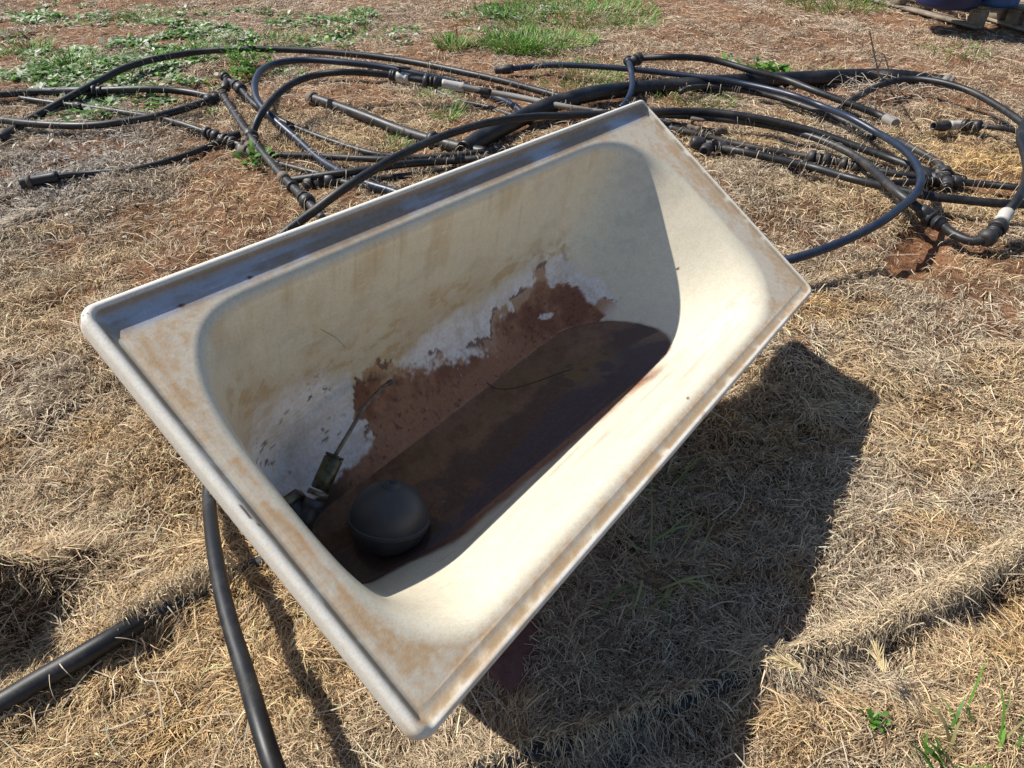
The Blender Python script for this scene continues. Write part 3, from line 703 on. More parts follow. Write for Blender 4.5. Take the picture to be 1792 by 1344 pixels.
pipe('poly_pipe', 'straight greyish pipe with tan collars sloping from the elbow to the bath', [(390, 166, .05), (420, 213, .05), (450, 255, .05), (490, 304, .045), (512, 327, .04), (535, 350, .03), (566, 384, .02), (600, 420, .02)], .0185, 'poly_dusty', [('coup', 0.0, dict(L=.09, nuts=1, mat='fit_tan')), ('ring', (505, 317, .04), dict(L=.05, k=1.4)), ('coup', (532, 345, .03), dict(L=.10, k=1.5, nuts=1)), ('ring', (514, 328, .04), dict(L=.02, k=1.45, mat='fit'))], GR)
pipe('poly_pipe', 'bluish black pipe bent in the outer tight loop left of centre', [(740, 362, .01), (695, 338, .02), (634, 318, .02), (567, 284, .03), (517, 241, .05), (472, 201, .08), (450, 174, .10), (446, 147, .12), (457, 124, .13), (484, 111, .13), (534, 105, .12), (601, 109, .10), (668, 117, .08), (735, 130, .06), (802, 147, .04), (869, 171, .02), (902, 187, .02), (918, 204, .01)], .0195, 'poly_blue', (), GR)
pipe('poly_pipe', 'black and pale grey pipe of the inner loop, carrying a white tap', [(432, 250, .03), (444, 228, .06), (454, 204, .10), (477, 174, .14), (510, 147, .17), (551, 132, .18), (601, 126, .17), (668, 130, .15), (700, 134, .14), (748, 142, .12), (800, 151, .11), (860, 162, .09)], .0185, 'poly', [('tap', (703, 134, .14), dict()), ('coup', (752, 142, .12), dict(L=.07, k=1.5)), ('coup', 0.0, dict(L=.11, k=1.6, mat='fit_tan', nutmat='fit')), ('sleeve', (688, 133, .14), dict(L=.035, k=1.6, name='collar')), ('sleeve', (790, 149, .11), dict(L=.13, k=1.35, mat='fit_white', name='ribbed_adaptor'))], GR)
pipe('poly_pipe', 'pale grey straight pipe slanting to the back edge of the bath', [(805, 151, .11), (860, 162, .09), (902, 169, .08), (960, 181, .07), (1000, 189, .06), (1052, 197, .05), (1110, 206, .05)], .0165, 'poly_grey', (), GR)
pipe('poly_pipe', 'long level black pipe from the muddy tee fitting towards the bath', [(436, 266, .03), (477, 271, .03), (567, 274, .03), (668, 279, .03), (735, 276, .03), (802, 271, .03), (862, 264, .03), (930, 258, .03)], .0165, 'poly_dusty', [('tee', 0.02, dict(to=(432, 247, .06), L=.12, mat='fit_tan'))], GR)
pipe('poly_pipe', 'thin black pipe lying in the grass under the muddy tee', [(470, 281, .005), (517, 294, .005), (557, 304, .01), (600, 318, .01), (660, 330, .01), (720, 340, .01)], .0135, 'poly_dusty', (), GR)
pipe('poly_pipe', 'lowest black pipe crossing behind the collared pipe to the bath edge', [(508, 316, .02), (567, 307, .04), (634, 298, .05), (701, 288, .05), (768, 283, .05), (835, 278, .05), (900, 272, .05)], .018, 'poly', (), GR)
pipe('poly_pipe', 'short muddy pipe stub with a ribbed coupling under the lowest pipe', [(535, 324, .01), (570, 318, .01), (610, 315, .01), (668, 312, .01), (730, 305, .01), (800, 296, .01)], .015, 'poly_dusty', [('coup', (560, 320, .01), dict(L=.12, k=1.9))], GR)
pipe('poly_pipe', 'nearest black pipe rising from the grass and bridging the heap behind the bath', [(478, 425, .0), (504, 403, .02), (551, 368, .07), (601, 331, .12), (668, 289, .16), (718, 263, .17), (768, 241, .17), (818, 224, .16), (869, 212, .14), (936, 204, .11), (1000, 202, .09), (1080, 198, .09), (1159, 195, .09), (1227, 195, .09), (1287, 201, .09), (1346, 211, .08), (1423, 230, .07), (1488, 253, .06), (1554, 276, .05), (1603, 294, .04), (1646, 306, .03)], .019, 'poly', [('end', 1.0, dict(L=.12, k=1.5))], GR)
pipe('poly_pipe', 'grey black pipe sweeping right to an open end over the bare red patch', [(1050, 210, .04), (1100, 203, .05), (1165, 201, .06), (1227, 205, .06), (1287, 211, .06), (1357, 222, .05), (1423, 240, .05), (1472, 260, .06), (1505, 279, .07), (1538, 307, .09), (1570, 337, .11), (1603, 361, .12), (1619, 373, .12)], .0185, 'poly_dusty', [('end', 1.0, dict(L=.09, k=1.45, mat='fit'))], GR)
pipe('poly_pipe', 'black pipe coupled in a hanging bow at the far right edge', [(1640, 390, .09), (1652, 397, .08), (1669, 410, .06), (1701, 422, .05), (1724, 417, .06), (1744, 400, .08), (1763, 371, .11), (1780, 350, .14), (1796, 318, .16), (1798, 290, .17), (1792, 262, .17), (1786, 240, .17), (1800, 205, .16), (1840, 170, .12)], .019, 'poly', [('coup', (1742, 402, .08), dict(L=.10, k=1.45)), ('sleeve', (1757, 382, .1), dict(L=.07, k=1.4, mat='fit_white', name='pale_band')), ('coup', 0.0, dict(L=.09, k=1.5, nuts=1, mat='fit'))], GR)
pipe('poly_pipe', 'glossy black pipe curling round in the big right hand hook down to the bath', [(890, 121, .04), (935, 116, .05), (989, 114, .07), (1079, 119, .08), (1168, 128, .08), (1242, 137, .08), (1292, 145, .08), (1341, 155, .08), (1390, 168, .08), (1439, 186, .08), (1488, 206, .09), (1538, 234, .10), (1570, 253, .11), (1593, 273, .12), (1608, 296, .13), (1611, 319, .14), (1600, 342, .15), (1570, 368, .15), (1538, 391, .15), (1488, 417, .14), (1439, 437, .12), (1387, 453, .10), (1330, 463, .06), (1280, 468, .04)], .0172, 'poly_blue', [('end', 0, dict(L=.10, k=1.5))], GR)
pipe('poly_pipe', 'black pipe doubling under the hook from the thick pipe', [(1188, 163, .03), (1200, 156, .05), (1212, 153, .05), (1242, 152, .04), (1287, 156, .04), (1357, 170, .03), (1439, 197, .02), (1480, 213, .02), (1530, 240, .015)], .0165, 'poly', (), GR)
pipe('poly_pipe', 'black pipe arching right from the raised black elbow to a square grey end', [(1108, 107, .10), (1123, 102, .11), (1168, 100, .12), (1212, 101, .12), (1257, 107, .11), (1317, 124, .10), (1374, 139, .09), (1423, 158, .08), (1488, 182, .05), (1538, 201, .03), (1562, 214, .02)], .0195, 'poly', [('coup', (1111, 107, .10), dict(L=.11, k=1.5, nuts=1)), ('sleeve', (1555, 211, .02), dict(L=.10, k=1.3, mat='poly_grey', name='square_end'))], GR)
pipe('poly_pipe', 'short blue grey pipe dropping from the raised elbow behind the bath corner', [(1100, 108, .10), (1103, 118, .11), (1106, 135, .10), (1106, 153, .08), (1100, 171, .06), (1086, 190, .04)], .018, 'poly_blue', [('elbow', 0, dict(to=(1120, 105, .10), L=.08, bl=.07, nuts=1))], GR)
pipe('thick_pipe', 'thickest black pipe lying slantwise behind the bath with its end open', [(812, 263, .03), (850, 238, .04), (902, 212, .05), (952, 188, .06), (1004, 172, .06), (1049, 162, .05), (1108, 156, .04), (1168, 151, .03), (1227, 147, .03), (1287, 143, .03), (1400, 138, .03), (1456, 135, .03), (1521, 133, .02), (1570, 135, .02), (1619, 141, .01), (1655, 146, .01)], .0455, 'poly', [('end', 1.0, dict(L=.05, k=1.05, mat='poly_grey', name='end_cap'))], None)
pipe('poly_pipe', 'black pipe hooping over the dead weed at upper right', [(1455, 202, .02), (1466, 193, .02), (1495, 173, .04), (1528, 155, .06), (1564, 142, .08), (1603, 138, .09), (1652, 145, .10), (1701, 161, .10), (1750, 188, .09), (1792, 217, .08), (1850, 262, .06)], .0185, 'poly', (), GR)
pipe('poly_pipe', 'thin brown black pipe with a white barrelled tap at the right edge', [(1652, 220, .04), (1680, 219, .04), (1708, 220, .04), (1750, 224, .05), (1792, 233, .06), (1850, 250, .06)], .0135, 'poly_dusty', [('sleeve', (1676, 219, .04), dict(L=.10, k=1.75, mat='fit_white', name='white_barrel')), ('coup', (1699, 220, .04), dict(L=.08, k=1.8)), ('end', 0, dict(L=.09, k=1.9))], GR)
pipe('poly_pipe', 'long straight black pipe from the black tee by the bath to the right edge', [(1228, 252, .03), (1262, 259, .03), (1292, 264, .035), (1357, 278, .04), (1423, 293, .05), (1488, 312, .06), (1554, 328, .06), (1619, 342, .06), (1685, 350, .07), (1750, 356, .08), (1820, 358, .08)], .0185, 'poly', [('tee', (1240, 254, .03), dict(to=(1224, 276, .02), L=.15, bl=.10))], GR)
pipe('poly_pipe', 'grass tangled black pipe with two nuts running right of the bath', [(1150, 218, .01), (1186, 227, .02), (1227, 236, .02), (1272, 248, .02), (1331, 260, .015), (1390, 270, .01), (1433, 277, .015), (1488, 289, .02), (1554, 302, .03), (1603, 309, .03), (1640, 314, .03)], .016, 'poly_dusty', [('coup', (1434, 277, .015), dict(L=.08, k=1.6)), ('coup', (1490, 290, .02), dict(L=.07, k=1.55)), ('coup', (1636, 314, .03), dict(L=.09, k=1.7))], GR)
pipe('poly_pipe', 'dusty pipe stub standing above the right hand tee', [(1568, 245, .03), (1587, 254, .04), (1619, 271, .05), (1640, 284, .05), (1652, 299, .05), (1656, 316, .04), (1656, 330, .02)], .0165, 'poly_dusty', [('coup', (1655, 309, .04), dict(L=.10, k=1.35)), ('ring', (1656, 327, .02), dict(L=.03, k=1.45, mat='fit'))], GR)
pipe('poly_pipe', 'level black pipe leaving the right hand tee for the right edge', [(1656, 317, .035), (1718, 322, .035), (1783, 328, .04), (1850, 334, .04)], .016, 'poly', [('coup', 0.0, dict(L=.10, k=1.4))], GR)
pipe('poly_pipe', 'short black pipe joining the hook to the right hand tee from the left', [(1520, 318, .02), (1545, 320, .02), (1570, 320, .02), (1610, 318, .025), (1636, 316, .03)], .0155, 'poly', (), GR)
pipe('old_pipe', 'old mud clogged thick pipe lying in the middle of the left loops', [(547, 172, .03), (567, 178, .03), (634, 202, .03), (701, 228, .025), (752, 244, .02), (802, 257, .02), (850, 268, .02)], .0285, 'poly_dusty', [('end', 0, dict(L=.05, k=1.25, mat='fit_tan', name='mud_plug')), ('ring', (758, 246, .02), dict(L=.035, k=1.5, mat='fit'))], None)
pipe('poly_pipe', 'half buried thin pipe behind the inner loop', [(765, 160, .0), (802, 176, .0), (852, 187, .0), (902, 204, .0), (930, 214, .0)], .0145, 'poly_dusty', (), GR)
pipe('poly_pipe', 'muddy pipe end with an old tap just right of the bath corner', [(1150, 208, .015), (1186, 219, .015), (1210, 223, .015), (1232, 227, .015), (1256, 229, .015)], .0135, 'poly_dusty', [('tap', (1212, 223, .015), dict(mat='fit_tan', cap='fit_tan')), ('end', 1.0, dict(L=.06, k=1.5, mat='fit_tan'))], GR)
pipe('poly_pipe', 'stubby grass covered pipe with a small elbow on the bare ground right of the bath', [(1330, 296, .0), (1362, 293, .0), (1392, 292, .005), (1412, 293, .005), (1440, 297, .005)], .0135, 'poly_dusty', [('coup', (1402, 292, .005), dict(L=.10, k=1.5, mat='fit'))], GR)
# the near pipes
pipe('supply_hose', 'black hose curving from under the bath down past the bottom edge', [(392, 790, .02), (372, 830, .03), (366, 870, .05), (372, 940, .10), (385, 1020, .14), (405, 1100, .18), (430, 1180, .21), (453, 1260, .22), (482, 1350, .22), (530, 1470, .20), (600, 1620, .14), (700, 1800, .06), (820, 1980, .01), (900, 2200, .0)], .0165, 'poly', (), None, 'hose', 18)
pipe('ground_pipe', 'wide black pipe running under matted grass at the lower left', [(-130, 1300, .015), (0, 1232, .02), (60, 1196, .02), (130, 1156, .022), (200, 1115, .02), (260, 1080, .015), (330, 1044, .004), (430, 1000, -.01), (540, 955, -.01)], .0225, 'poly', (), None, 'pipe', 18)
pb = [(float(q[0]), float(q[1])) for q in BURIED]
def buried():
    P = np.array([[x, y, 0] for x, y in pb]); S = spline(P, .02)
    h = Hgt(S[:, 0], S[:, 1]); k = np.ones(21)/21; hs = np.convolve(np.pad(h, 10, mode='edge'), k, 'valid'); S[:, 2] = hs - .002 + .008*ss(.44, .34, np.linspace(0, 1, len(S)))
    org = S.mean(0); V, F = tube(S, .0185, 14); o = mesh_np('ground_pipe', V, F, M['poly'], None, True, org=org); o.location = tuple(org)
    tag(o, 'black pipe half grown over by dry grass, crossing the lower right corner', 'pipe')
buried()

def wisps():
    """loose straw caught over the low lying pipes"""
    r = np.random.RandomState(44); parts = []
    for S in PIPES.values():
        g = Hgt(S[:, 0], S[:, 1]); low = np.where((S[:, 2] - g < .075) & in_view(S[:, 0], S[:, 1], 1.05))[0]
        if len(low) < 4: continue
        n = int(len(low)*.9); i = low[r.randint(0, len(low), n)]; T = np.gradient(S, axis=0)[i]; T /= np.linalg.norm(T, axis=1)[:, None]
        sd = np.sign(r.rand(n) - .4); nx = np.stack([-T[:, 1], T[:, 0]], 1)*sd[:, None]; o = S[i, :2] + nx*(.022 + .03*r.rand(n))[:, None]
        ph = np.arctan2(-nx[:, 1], -nx[:, 0]) + r.randn(n)*.6; z = Hgt(o[:, 0], o[:, 1]); top = np.maximum(S[i, 2] - z + .022, .01)
        parts.append(ribbons(np.column_stack([o, z]), ph, .06 + .07*r.rand(n), .0016 + .0012*r.rand(n), 7, r.randn(n)*.9, top*(.9 + .25*r.rand(n)), np.zeros(n), r.randn(n)*.2, np.tile([.55, .45, .32], (n, 1))*(.4 + .8*r.rand(n, 1))))
    V, F, cc = join(parts); o = mesh_np('loose_straw', V, F, M['straw'], None, False, cc)
    tag(o, 'loose straws blown over and caught on the low pipes', 'straw', kind='stuff')
wisps()

# ------------------------------------------------------------------ things lying in the bath
def inb(px, py, z): return bw(loc(px, py, z))
def floor_at(p): return float(zfloor(p[0]))
def float_ball():
    r = .076; q = loc(681, 908, -.30); c_ = bw(q); ax = bw(loc(686, 852, -.245)) - c_; ax = ax/np.linalg.norm(ax); ax = ax*.75 + np.array([.05, .25, .62]); ax /= np.linalg.norm(ax)
    e = empty('float_ball', c_ - np.array([0, 0, r]), 'round black plastic float ball half sunk in the dirty water', 'float'); o = np.array(e.location)
    mb = MB(); n = 26; lathe(mb, c_, ax, [(-r*math.cos(math.pi*k/n), max(r*math.sin(math.pi*k/n), .0006)) for k in range(n + 1)], 56)
    mb.build('shell', M['float'], e, o)
    mb = MB(); lathe(mb, c_, ax, [(-.005, r*.99), (-.004, r*1.045), (-.001, r*1.055), (-.0005, r*1.02), (.0005, r*1.02), (.001, r*1.055), (.004, r*1.045), (.005, r*.99)], 56); mb.build('seam', M['float'], e, o)
    mb = MB(); lathe(mb, c_ + ax*r*.985, ax, [(-.004, .019), (.0015, .018), (.003, .012), (.0045, .011), (.0045, .006), (.001, .005)], 20); mb.build('boss', M['float'], e, o)
float_ball()
M['stem'] = simple('stem_brown', (.26, .18, .11), (.2, .14, .08), 50, .8)
def valve():
    B = [inb(515, 888, -.352), inb(533, 908, -.345), inb(549, 880, -.328), inb(567, 842, -.31), inb(583, 804, -.29)]
    e = empty('float_valve', B[1] - np.array([0, 0, .03]), 'corroded brass float valve with a long thin lever on the inner near end', 'valve'); o = np.array(e.location)
    mb = MB(); V, F = tube(spline([B[0] + (B[0] - B[1])*.6, B[0], B[1] + np.array([0, 0, -.002]), B[1] + (B[2] - B[1])*.5, B[2]], .004), .0165, 18); mb.add(V, F); mb.build('elbow', M['float'], e, o)
    T = B[4] - B[2]; mb = MB(); lathe(mb, B[2], T, [(-.012, .014), (-.012, .021), (.006, .021), (.006, .018)], 6); mb.build('hex_nut', M['float'], e, o)
    mb = MB(); lathe(mb, B[2] + T*.22, T, [(-.006, .016), (-.006, .023), (.004, .023), (.004, .016)], 6); nn = mb.build('collar', M['brass2'], e, o)
    L = np.linalg.norm(T); mb = MB(); lathe(mb, B[2] + T*.3, T, [(0, .015), (.003, .0185), (L*.72, .0185), (L*.72, .0155), (L*.75, .0155), (L*.75, .0185), (L*.80, .0185), (L*.80, .011), (L*.78, .0105)], 26); mb.build('valve_body', M['brass'], e, o)
    A = [B[4] + T*.0, inb(592, 788, -.275), inb(612, 755, -.265), inb(636, 715, -.265), inb(655, 692, -.275), inb(672, 676, -.29), inb(686, 667, -.305)]
    V, F = tube(spline(A, .006), .0042, 10); mb = MB(); mb.add(V, F); mb.build('lever', M['steel'], e, o)
    mb = MB(); lathe(mb, A[-1] + (A[-2] - A[-1])*.3, A[-1] - A[-2], [(-.008, .003), (-.006, .006), (.008, .006), (.012, .003)], 10); mb.build('lever_tip', M['float'], e, o)
    W0 = B[0] + (B[0] - B[1])*.25; mb = MB(); lathe(mb, W0, B[1] - B[0], [(-.012, .02), (-.012, .032), (.004, .032), (.007, .024), (.007, .017)], 6); mb.build('back_nut', M['brass2'], e, o)
valve()
def cord():
    def s(px, py):
        z = -.33
        q = loc(px, py, z)
        for _ in range(6): z = max(float(zfloor(q[0])) + .004, z*0 + float(zfloor(q[0])) + .004); q = loc(px, py, z)
        p = bw(q); lvl = (BR @ (UPL*WLV) + BT)[2] if False else None
        return p + np.array([0, 0, .004])
    P = [s(*q) for q in ((852, 672), (868, 683), (900, 686), (940, 677), (980, 665), (1020, 655), (1060, 648), (1090, 644), (1104, 655), (1100, 676), (1078, 690))]
    S = spline(P, .01); org = S.mean(0); V, F = tube(S, .0016, 6); o = mesh_np('cord', V, F, M['rope'], None, True, org=org); o.location = tuple(org)
    tag(o, 'thin dark cord trailing through the water in the bath', 'cord')
cord()
def stems():
    """one dry stem stuck to the high wall"""
    L_ = [(.20, .655, -.063), (.234, .647, -.075), (.28, .644, -.085), (.329, .633, -.106), (.36, .626, -.12), (.379, .616, -.136), (.41, .60, -.165), (.432, .584, -.196)]
    S = spline([bw(np.array(q) + np.array([0, -.004, .004])) for q in L_], .008); org = S.mean(0)
    V, F = tube(S, .00042, 5); o = mesh_np('dry_stem', V, F, M['stem'], None, True, org=org); o.location = tuple(org); tag(o, 'hair thin dry stem stuck on the shaded inner wall of the bath', 'stem')
stems()
# red bricks the bath leans on
def brick(name, label, c_, size, rz, tilt=0):
    e = MB(); R_ = np.array(Matrix.Rotation(rz, 3, 'Z') @ Matrix.Rotation(tilt, 3, 'X')); e.box((0, 0, size[2]/2), size, R_*1.0, .004)
    o = e.build(name, M['brick'], None); o.location = tuple(c_); tag(o, label, 'brick', None); return o
def under(lx, ly):
    """height of the bath's underside over the ground at a rim-frame place"""
    p = bw((lx, ly, float(zfloor(lx)) - .006)); return p, p[2] - float(Hgt(p[:1], p[1:2])[0])

def scum():
    r = np.random.RandomState(8); V = []; F = []; cc = []; z0 = float(np.array([v.co.z for v in water.data.vertices]).mean()) + .0012
    spots = [(600, 850, 40, 60), (640, 830, 60, 40), (760, 1010, 40, 40), (800, 900, 90, 40), (960, 730, 110, 25), (1100, 620, 30, 20), (580, 890, 30, 60)]
    for px, py, rr, n in spots:
        for _ in range(n):
            q = at(px + r.randn()*rr, py + r.randn()*rr*.6, z0); k = len(V); a0 = r.rand()*6.28; s_ = .0006 + .0016*r.rand()**3; m = 5
            for j in range(m):
                a = a0 + j*6.283/m; V.append((q[0] + math.cos(a)*s_*(.6 + r.rand()*.7), q[1] + math.sin(a)*s_*(.6 + r.rand()*.7), q[2]))
            F.append(tuple(range(k, k + m))); c_ = [(.30, .24, .18), (.10, .07, .05), (.42, .38, .33)][r.randint(3)]; cc += [c_]*m
    # keep only flakes that really float inside the bath
    Vl = (np.array(V) - BT) @ BR; ok = (Vl[:, 1] > .20) & (Vl[:, 1] < .36) & (Vl[:, 0] > .2) & (Vl[:, 0] < 1.15)
    F2 = [f for f in F if all(ok[i] for i in f)]; o = mesh_np('floating_debris', np.array(V), F2, M['straw'], None, False, np.array(cc))
    tag(o, 'tiny flecks of rust and chaff floating on the bath water', 'debris', kind='stuff')
scum()

# ------------------------------------------------------------------ supports, pallet, plants
dg = bpy.context.evaluated_depsgraph_get()
bwv = BV @ BR.T + BT
def lowest(lx0, lx1):
    k = (BV[:, 0] > lx0) & (BV[:, 0] < lx1); i = np.argmin(np.where(k, bwv[:, 2], 9)); return bwv[i]
for lx, nm, lab in ((.30, 2, 'near'), (1.15, 1, 'far')):
    p = lowest(lx - .05, lx + .05); g = float(Hgt(p[:1], p[1:2])[0]); top = p[2] - .008
    n = 2 if lab == 'near' else 1; hh = (top - g + .02)/n
    for k in range(n):
        lab2 = {('near', 0): 'lower red brick under the near end of the bath', ('near', 1): 'upper red brick that the near end of the bath rests on', ('far', 0): 'red brick under the far end of the bath'}[(lab, k)]
        hb = min(hh, .11); brick('brick', lab2, (p[0] + .01*k, p[1], g - .02 + k*hh), (.23, .11, hh - .0005), .4 + .25*k + lx)
p = at(918, 1150, .02); brick('brick', 'red brick half sunk in the shaded grass by the low side of the bath', (p[0] - .01, p[1] + .01, float(Hgt(p[:1], p[1:2])[0]) - .045), (.15, .10, .07), .9, .25)

def pallet(name, label, A, B, dep, H=.13, group=None, n_deck=5):
    """A, B: the two ends of the near long side on the ground; dep: depth away from the viewer"""
    A = np.array([*A[:2], .035]); B = np.array([*B[:2], .025]); U = B - A; L = np.linalg.norm(U); U /= L; Vd = np.array([-U[1], U[0], 0]); c_ = (A + B)/2 + Vd*dep/2
    e = empty(name, c_, label, 'pallet', group); o = c_; R_ = np.column_stack([U, Vd, [0, 0, 1]])
    def bx(nm, u, v, z, su, sv, sz, rr=0):
        mb = MB(); mb.box(A + U*u + Vd*v + np.array([0, 0, z]), (su, sv, sz), R_, .003); mb.build(nm, M['timber'], e, o)
    for v in (.05, dep/2, dep - .05): bx('skid', L/2, v, .012, L, .09, .022)
    for u in (.05, L/2, L - .05):
        for v in (.05, dep/2, dep - .05): bx('block', u, v, .023 + (H - .066)/2, .10, .088, H - .068)
    for u in (.05, L/2, L - .05): bx('stringer', u, dep/2, H - .034, .10, dep, .02)
    for k in range(n_deck): bx('deck_board', L/2, .05 + (dep - .1)*k/(n_deck - 1), H - .011, L, .095, .02)
    return e, A, U, Vd
pe, pA, pU, pV = pallet('pallet', 'weathered grey timber pallet in the top right corner carrying a dark blue drum', at(1440, -14, .01), at(1704, 58, .0), 1.1, .16)
e2, qA, qU, qV = pallet('pallet', 'darker broken pallet behind the first at the right edge of the picture', at(1722, 44, 0), at(1800, 66, 0), .9, .15)
def drum(name, label, c_, r, h, mat, ribs=2):
    e = empty(name, c_, label, 'drum'); o = np.array(c_, float); mb = MB()
    pr = [(0, r*.9), (.012, r*.97), (.03, r)]
    for k in range(ribs): z = h*(k + 1)/(ribs + 1); pr += [(z - .02, r), (z - .01, r*1.025), (z + .01, r*1.025), (z + .02, r)]
    pr += [(h - .04, r), (h - .02, r*1.02), (h - .005, r*1.01), (h, r*.95), (h - .01, r*.9)]
    lathe(mb, o, (0, 0, 1), pr, 40); mb.build('shell', M[mat], e, o)
    mb = MB(); lathe(mb, o + np.array([r*.5, 0, h - .012]), (0, 0, 1), [(0, .035), (.014, .035), (.016, .03)], 16); mb.build('bung', M['float'], e, o)
p = at(1680, 20, .19); drum('drum', 'dark blue plastic drum standing on the pallet in the top right corner', (p[0], p[1] + .22, .19), .225, .55, 'drum_dark')
p = at(1762, 16, .19); drum('drum', 'brighter blue plastic drum at the top right edge behind the broken pallet', (p[0], p[1] + .16, .19), .15, .40, 'drum_blue')

def leafclump(centers, nl, L, Wd, col, seed, up=.5, spread=1.0, hz=.0):
    r = np.random.RandomState(seed); V = []; F = []; cc = []
    cs = np.repeat(np.asarray(centers), nl, 0); n = len(cs); ph = r.rand(n)*6.283; L_ = L*(.5 + .8*r.rand(n)); W_ = Wd*(.6 + .7*r.rand(n)); el = up*(.3 + r.rand(n)*1.1)
    d = np.stack([np.cos(ph)*np.cos(el), np.sin(ph)*np.cos(el), np.sin(el)], 1); s_ = np.stack([-np.sin(ph), np.cos(ph), r.randn(n)*.35], 1)
    o_ = cs + np.stack([np.cos(ph), np.sin(ph), 0*ph], 1)*(spread*r.rand(n)*L)[:, None]; o_[:, 2] += hz*r.rand(n)
    drop = np.array([0, 0, -1.])*(L_*.18)[:, None]
    a = o_; b_ = o_ + d*(L_*.45)[:, None] + s_*(W_*.5)[:, None]; c_ = o_ + d*L_[:, None] + drop; e_ = o_ + d*(L_*.45)[:, None] - s_*(W_*.5)[:, None]; m_ = o_ + d*(L_*.5)[:, None] - np.array([0, 0, .12])*W_[:, None]
    V = np.stack([a, b_, c_, e_, m_], 1).reshape(-1, 3); k = np.arange(n)[:, None]*5
    F = np.concatenate([np.concatenate([k, k + 1, k + 4], 1), np.concatenate([k + 1, k + 2, k + 4], 1), np.concatenate([k + 2, k + 3, k + 4], 1), np.concatenate([k + 3, k, k + 4], 1)])
    base = np.asarray(col)[r.randint(0, len(col), n)]*(.65 + .6*r.rand(n, 1)); return V, F, np.repeat(base, 5, 0)
GRN = np.array([[.12, .27, .035], [.17, .34, .05], [.08, .19, .03]]); SILV = np.array([[.14, .27, .06], [.30, .38, .20], [.62, .62, .50], [.08, .18, .04], [.17, .36, .05]])
def hpt(px, py, dz=0):
    p = at(px, py, 0); return np.array([p[0], p[1], float(Hgt(p[:1], p[1:2])[0]) + dz])
def cover():
    parts = []; r = np.random.RandomState(3)
    zones = [(250, 70, 260, 45, 260), (70, 150, 130, 50, 170), (430, 60, 160, 40, 170), (290, 110, 120, 40, 120), (650, 45, 120, 30, 60), (900, 20, 120, 15, 40), (470, 100, 60, 25, 60), (190, 185, 120, 25, 40), (60, 30, 60, 15, 25), (210, 130, 80, 30, 90)]
    for px, py, rx, ry, n in zones:
        c_ = []
        for _ in range(n):
            q = (px + r.randn()*rx*.5, max(py + r.randn()*ry*.55, -30)); h_ = hpt(*q, .008)
            if vn(h_[None, :2]/.35, 71)[0] > .36: c_.append(h_)
        parts.append(leafclump(c_, 16, .055, .028, SILV, r.randint(9999), .45, 1.2))
    # pale dead leaves fallen on the left
    c_ = [hpt(90 + r.randn()*110, 290 + r.randn()*45, .012) for _ in range(420)]
    parts.append(leafclump(c_, 2, .032, .016, np.array([[.50, .47, .41], [.33, .30, .26], [.22, .19, .15]]), 5, .5, 1.5))
    V, F, cc = join(parts); o = mesh_np('ground_weeds', V, F, M['leaf'], None, True, cc)
    tag(o, 'low silvery green broadleaf weeds spreading over the upper left ground', 'weeds', kind='stuff')
cover()
def tuft(px, py, label, n=120, L=.13, Wd=.005, rad=.10, col=GRN, seed=1, name='grass_tuft', cat='grass tuft', up=.9, group=None):
    c0 = hpt(px, py); r = np.random.RandomState(seed); a = r.rand(n)*6.283; q = rad*np.sqrt(r.rand(n)); X = c0[0] + q*np.cos(a)*1.2; Y = c0[1] + q*np.sin(a); Z = Hgt(X, Y)
    cl = col[r.randint(0, len(col), n)]*(.7 + .7*r.rand(n, 1)); yl = r.rand(n) < .15; cl[yl] = [.42, .36, .16]
    LL = L*(.5 + .8*r.rand(n))
    V, F, cc = ribbons(np.column_stack([X, Y, Z]), a + r.randn(n)*.6, LL*.8, np.full(n, Wd)*(.6 + .8*r.rand(n)), 5, r.randn(n)*.6, LL*.2, np.zeros(n), np.zeros(n), cl, LL*up*(.3 + .7*r.rand(n)))
    o = mesh_np(name, V, F, M['leaf'], None, False, cc, org=c0); o.location = tuple(c0); return tag(o, label, cat, group)
tuft(1000, 18, 'large bright green grass patch at the top centre edge', 1900, .075, .0065, .62, seed=2)
tuft(945, 78, 'bright green grass patch behind the middle of the pipes', 1300, .085, .006, .34, seed=3)
tuft(895, 85, 'smaller green patch just left of the bright middle one', 420, .11, .006, .2, seed=31)
tuft(870, 30, 'dark green grass patch near the top edge left of centre', 260, .10, .005, .3, col=GRN*.8, seed=4)
tuft(1110, 42, 'sparse green tuft at the top right of centre', 130, .09, .005, .18, seed=5)
tuft(1020, 140, 'thin green grass inside the loop above the thick pipe', 300, .10, .004, .25, seed=6)
tuft(1215, 172, 'short yellowish green grass under the doubled pipes', 420, .06, .004, .20, col=np.array([[.20, .24, .06], [.14, .22, .05]]), seed=7)
tuft(795, 85, 'isolated bright green tuft above the back pipe', 170, .10, .007, .10, seed=8)
tuft(785, 205, 'single green tuft beside the old thick pipe collar', 60, .12, .005, .05, seed=9)
tuft(690, 252, 'tiny bright green tuft below the old thick pipe', 70, .06, .004, .07, seed=10)
tuft(1670, 95, 'low green tuft on bare ground at upper right', 130, .07, .004, .2, seed=11)
tuft(1470, 5, 'green grass growing in front of the pallet', 500, .14, .006, .4, seed=12)
tuft(335, 95, 'bright green blades poking up left of the arching pipe', 140, .12, .006, .12, seed=13)
tuft(55, 85, 'small green tuft at the far left of the weeds', 110, .11, .006, .12, seed=14)
tuft(245, 32, 'small green tuft above the silvery weeds near the top left edge', 110, .08, .005, .16, seed=41)
tuft(485, 72, 'green leafy tuft just above the arching pipe, right of the bushy weed', 150, .08, .006, .16, seed=42)
tuft(620, 48, 'loose green tuft near the top edge between the weeds and the grass patches', 120, .07, .005, .2, seed=43)
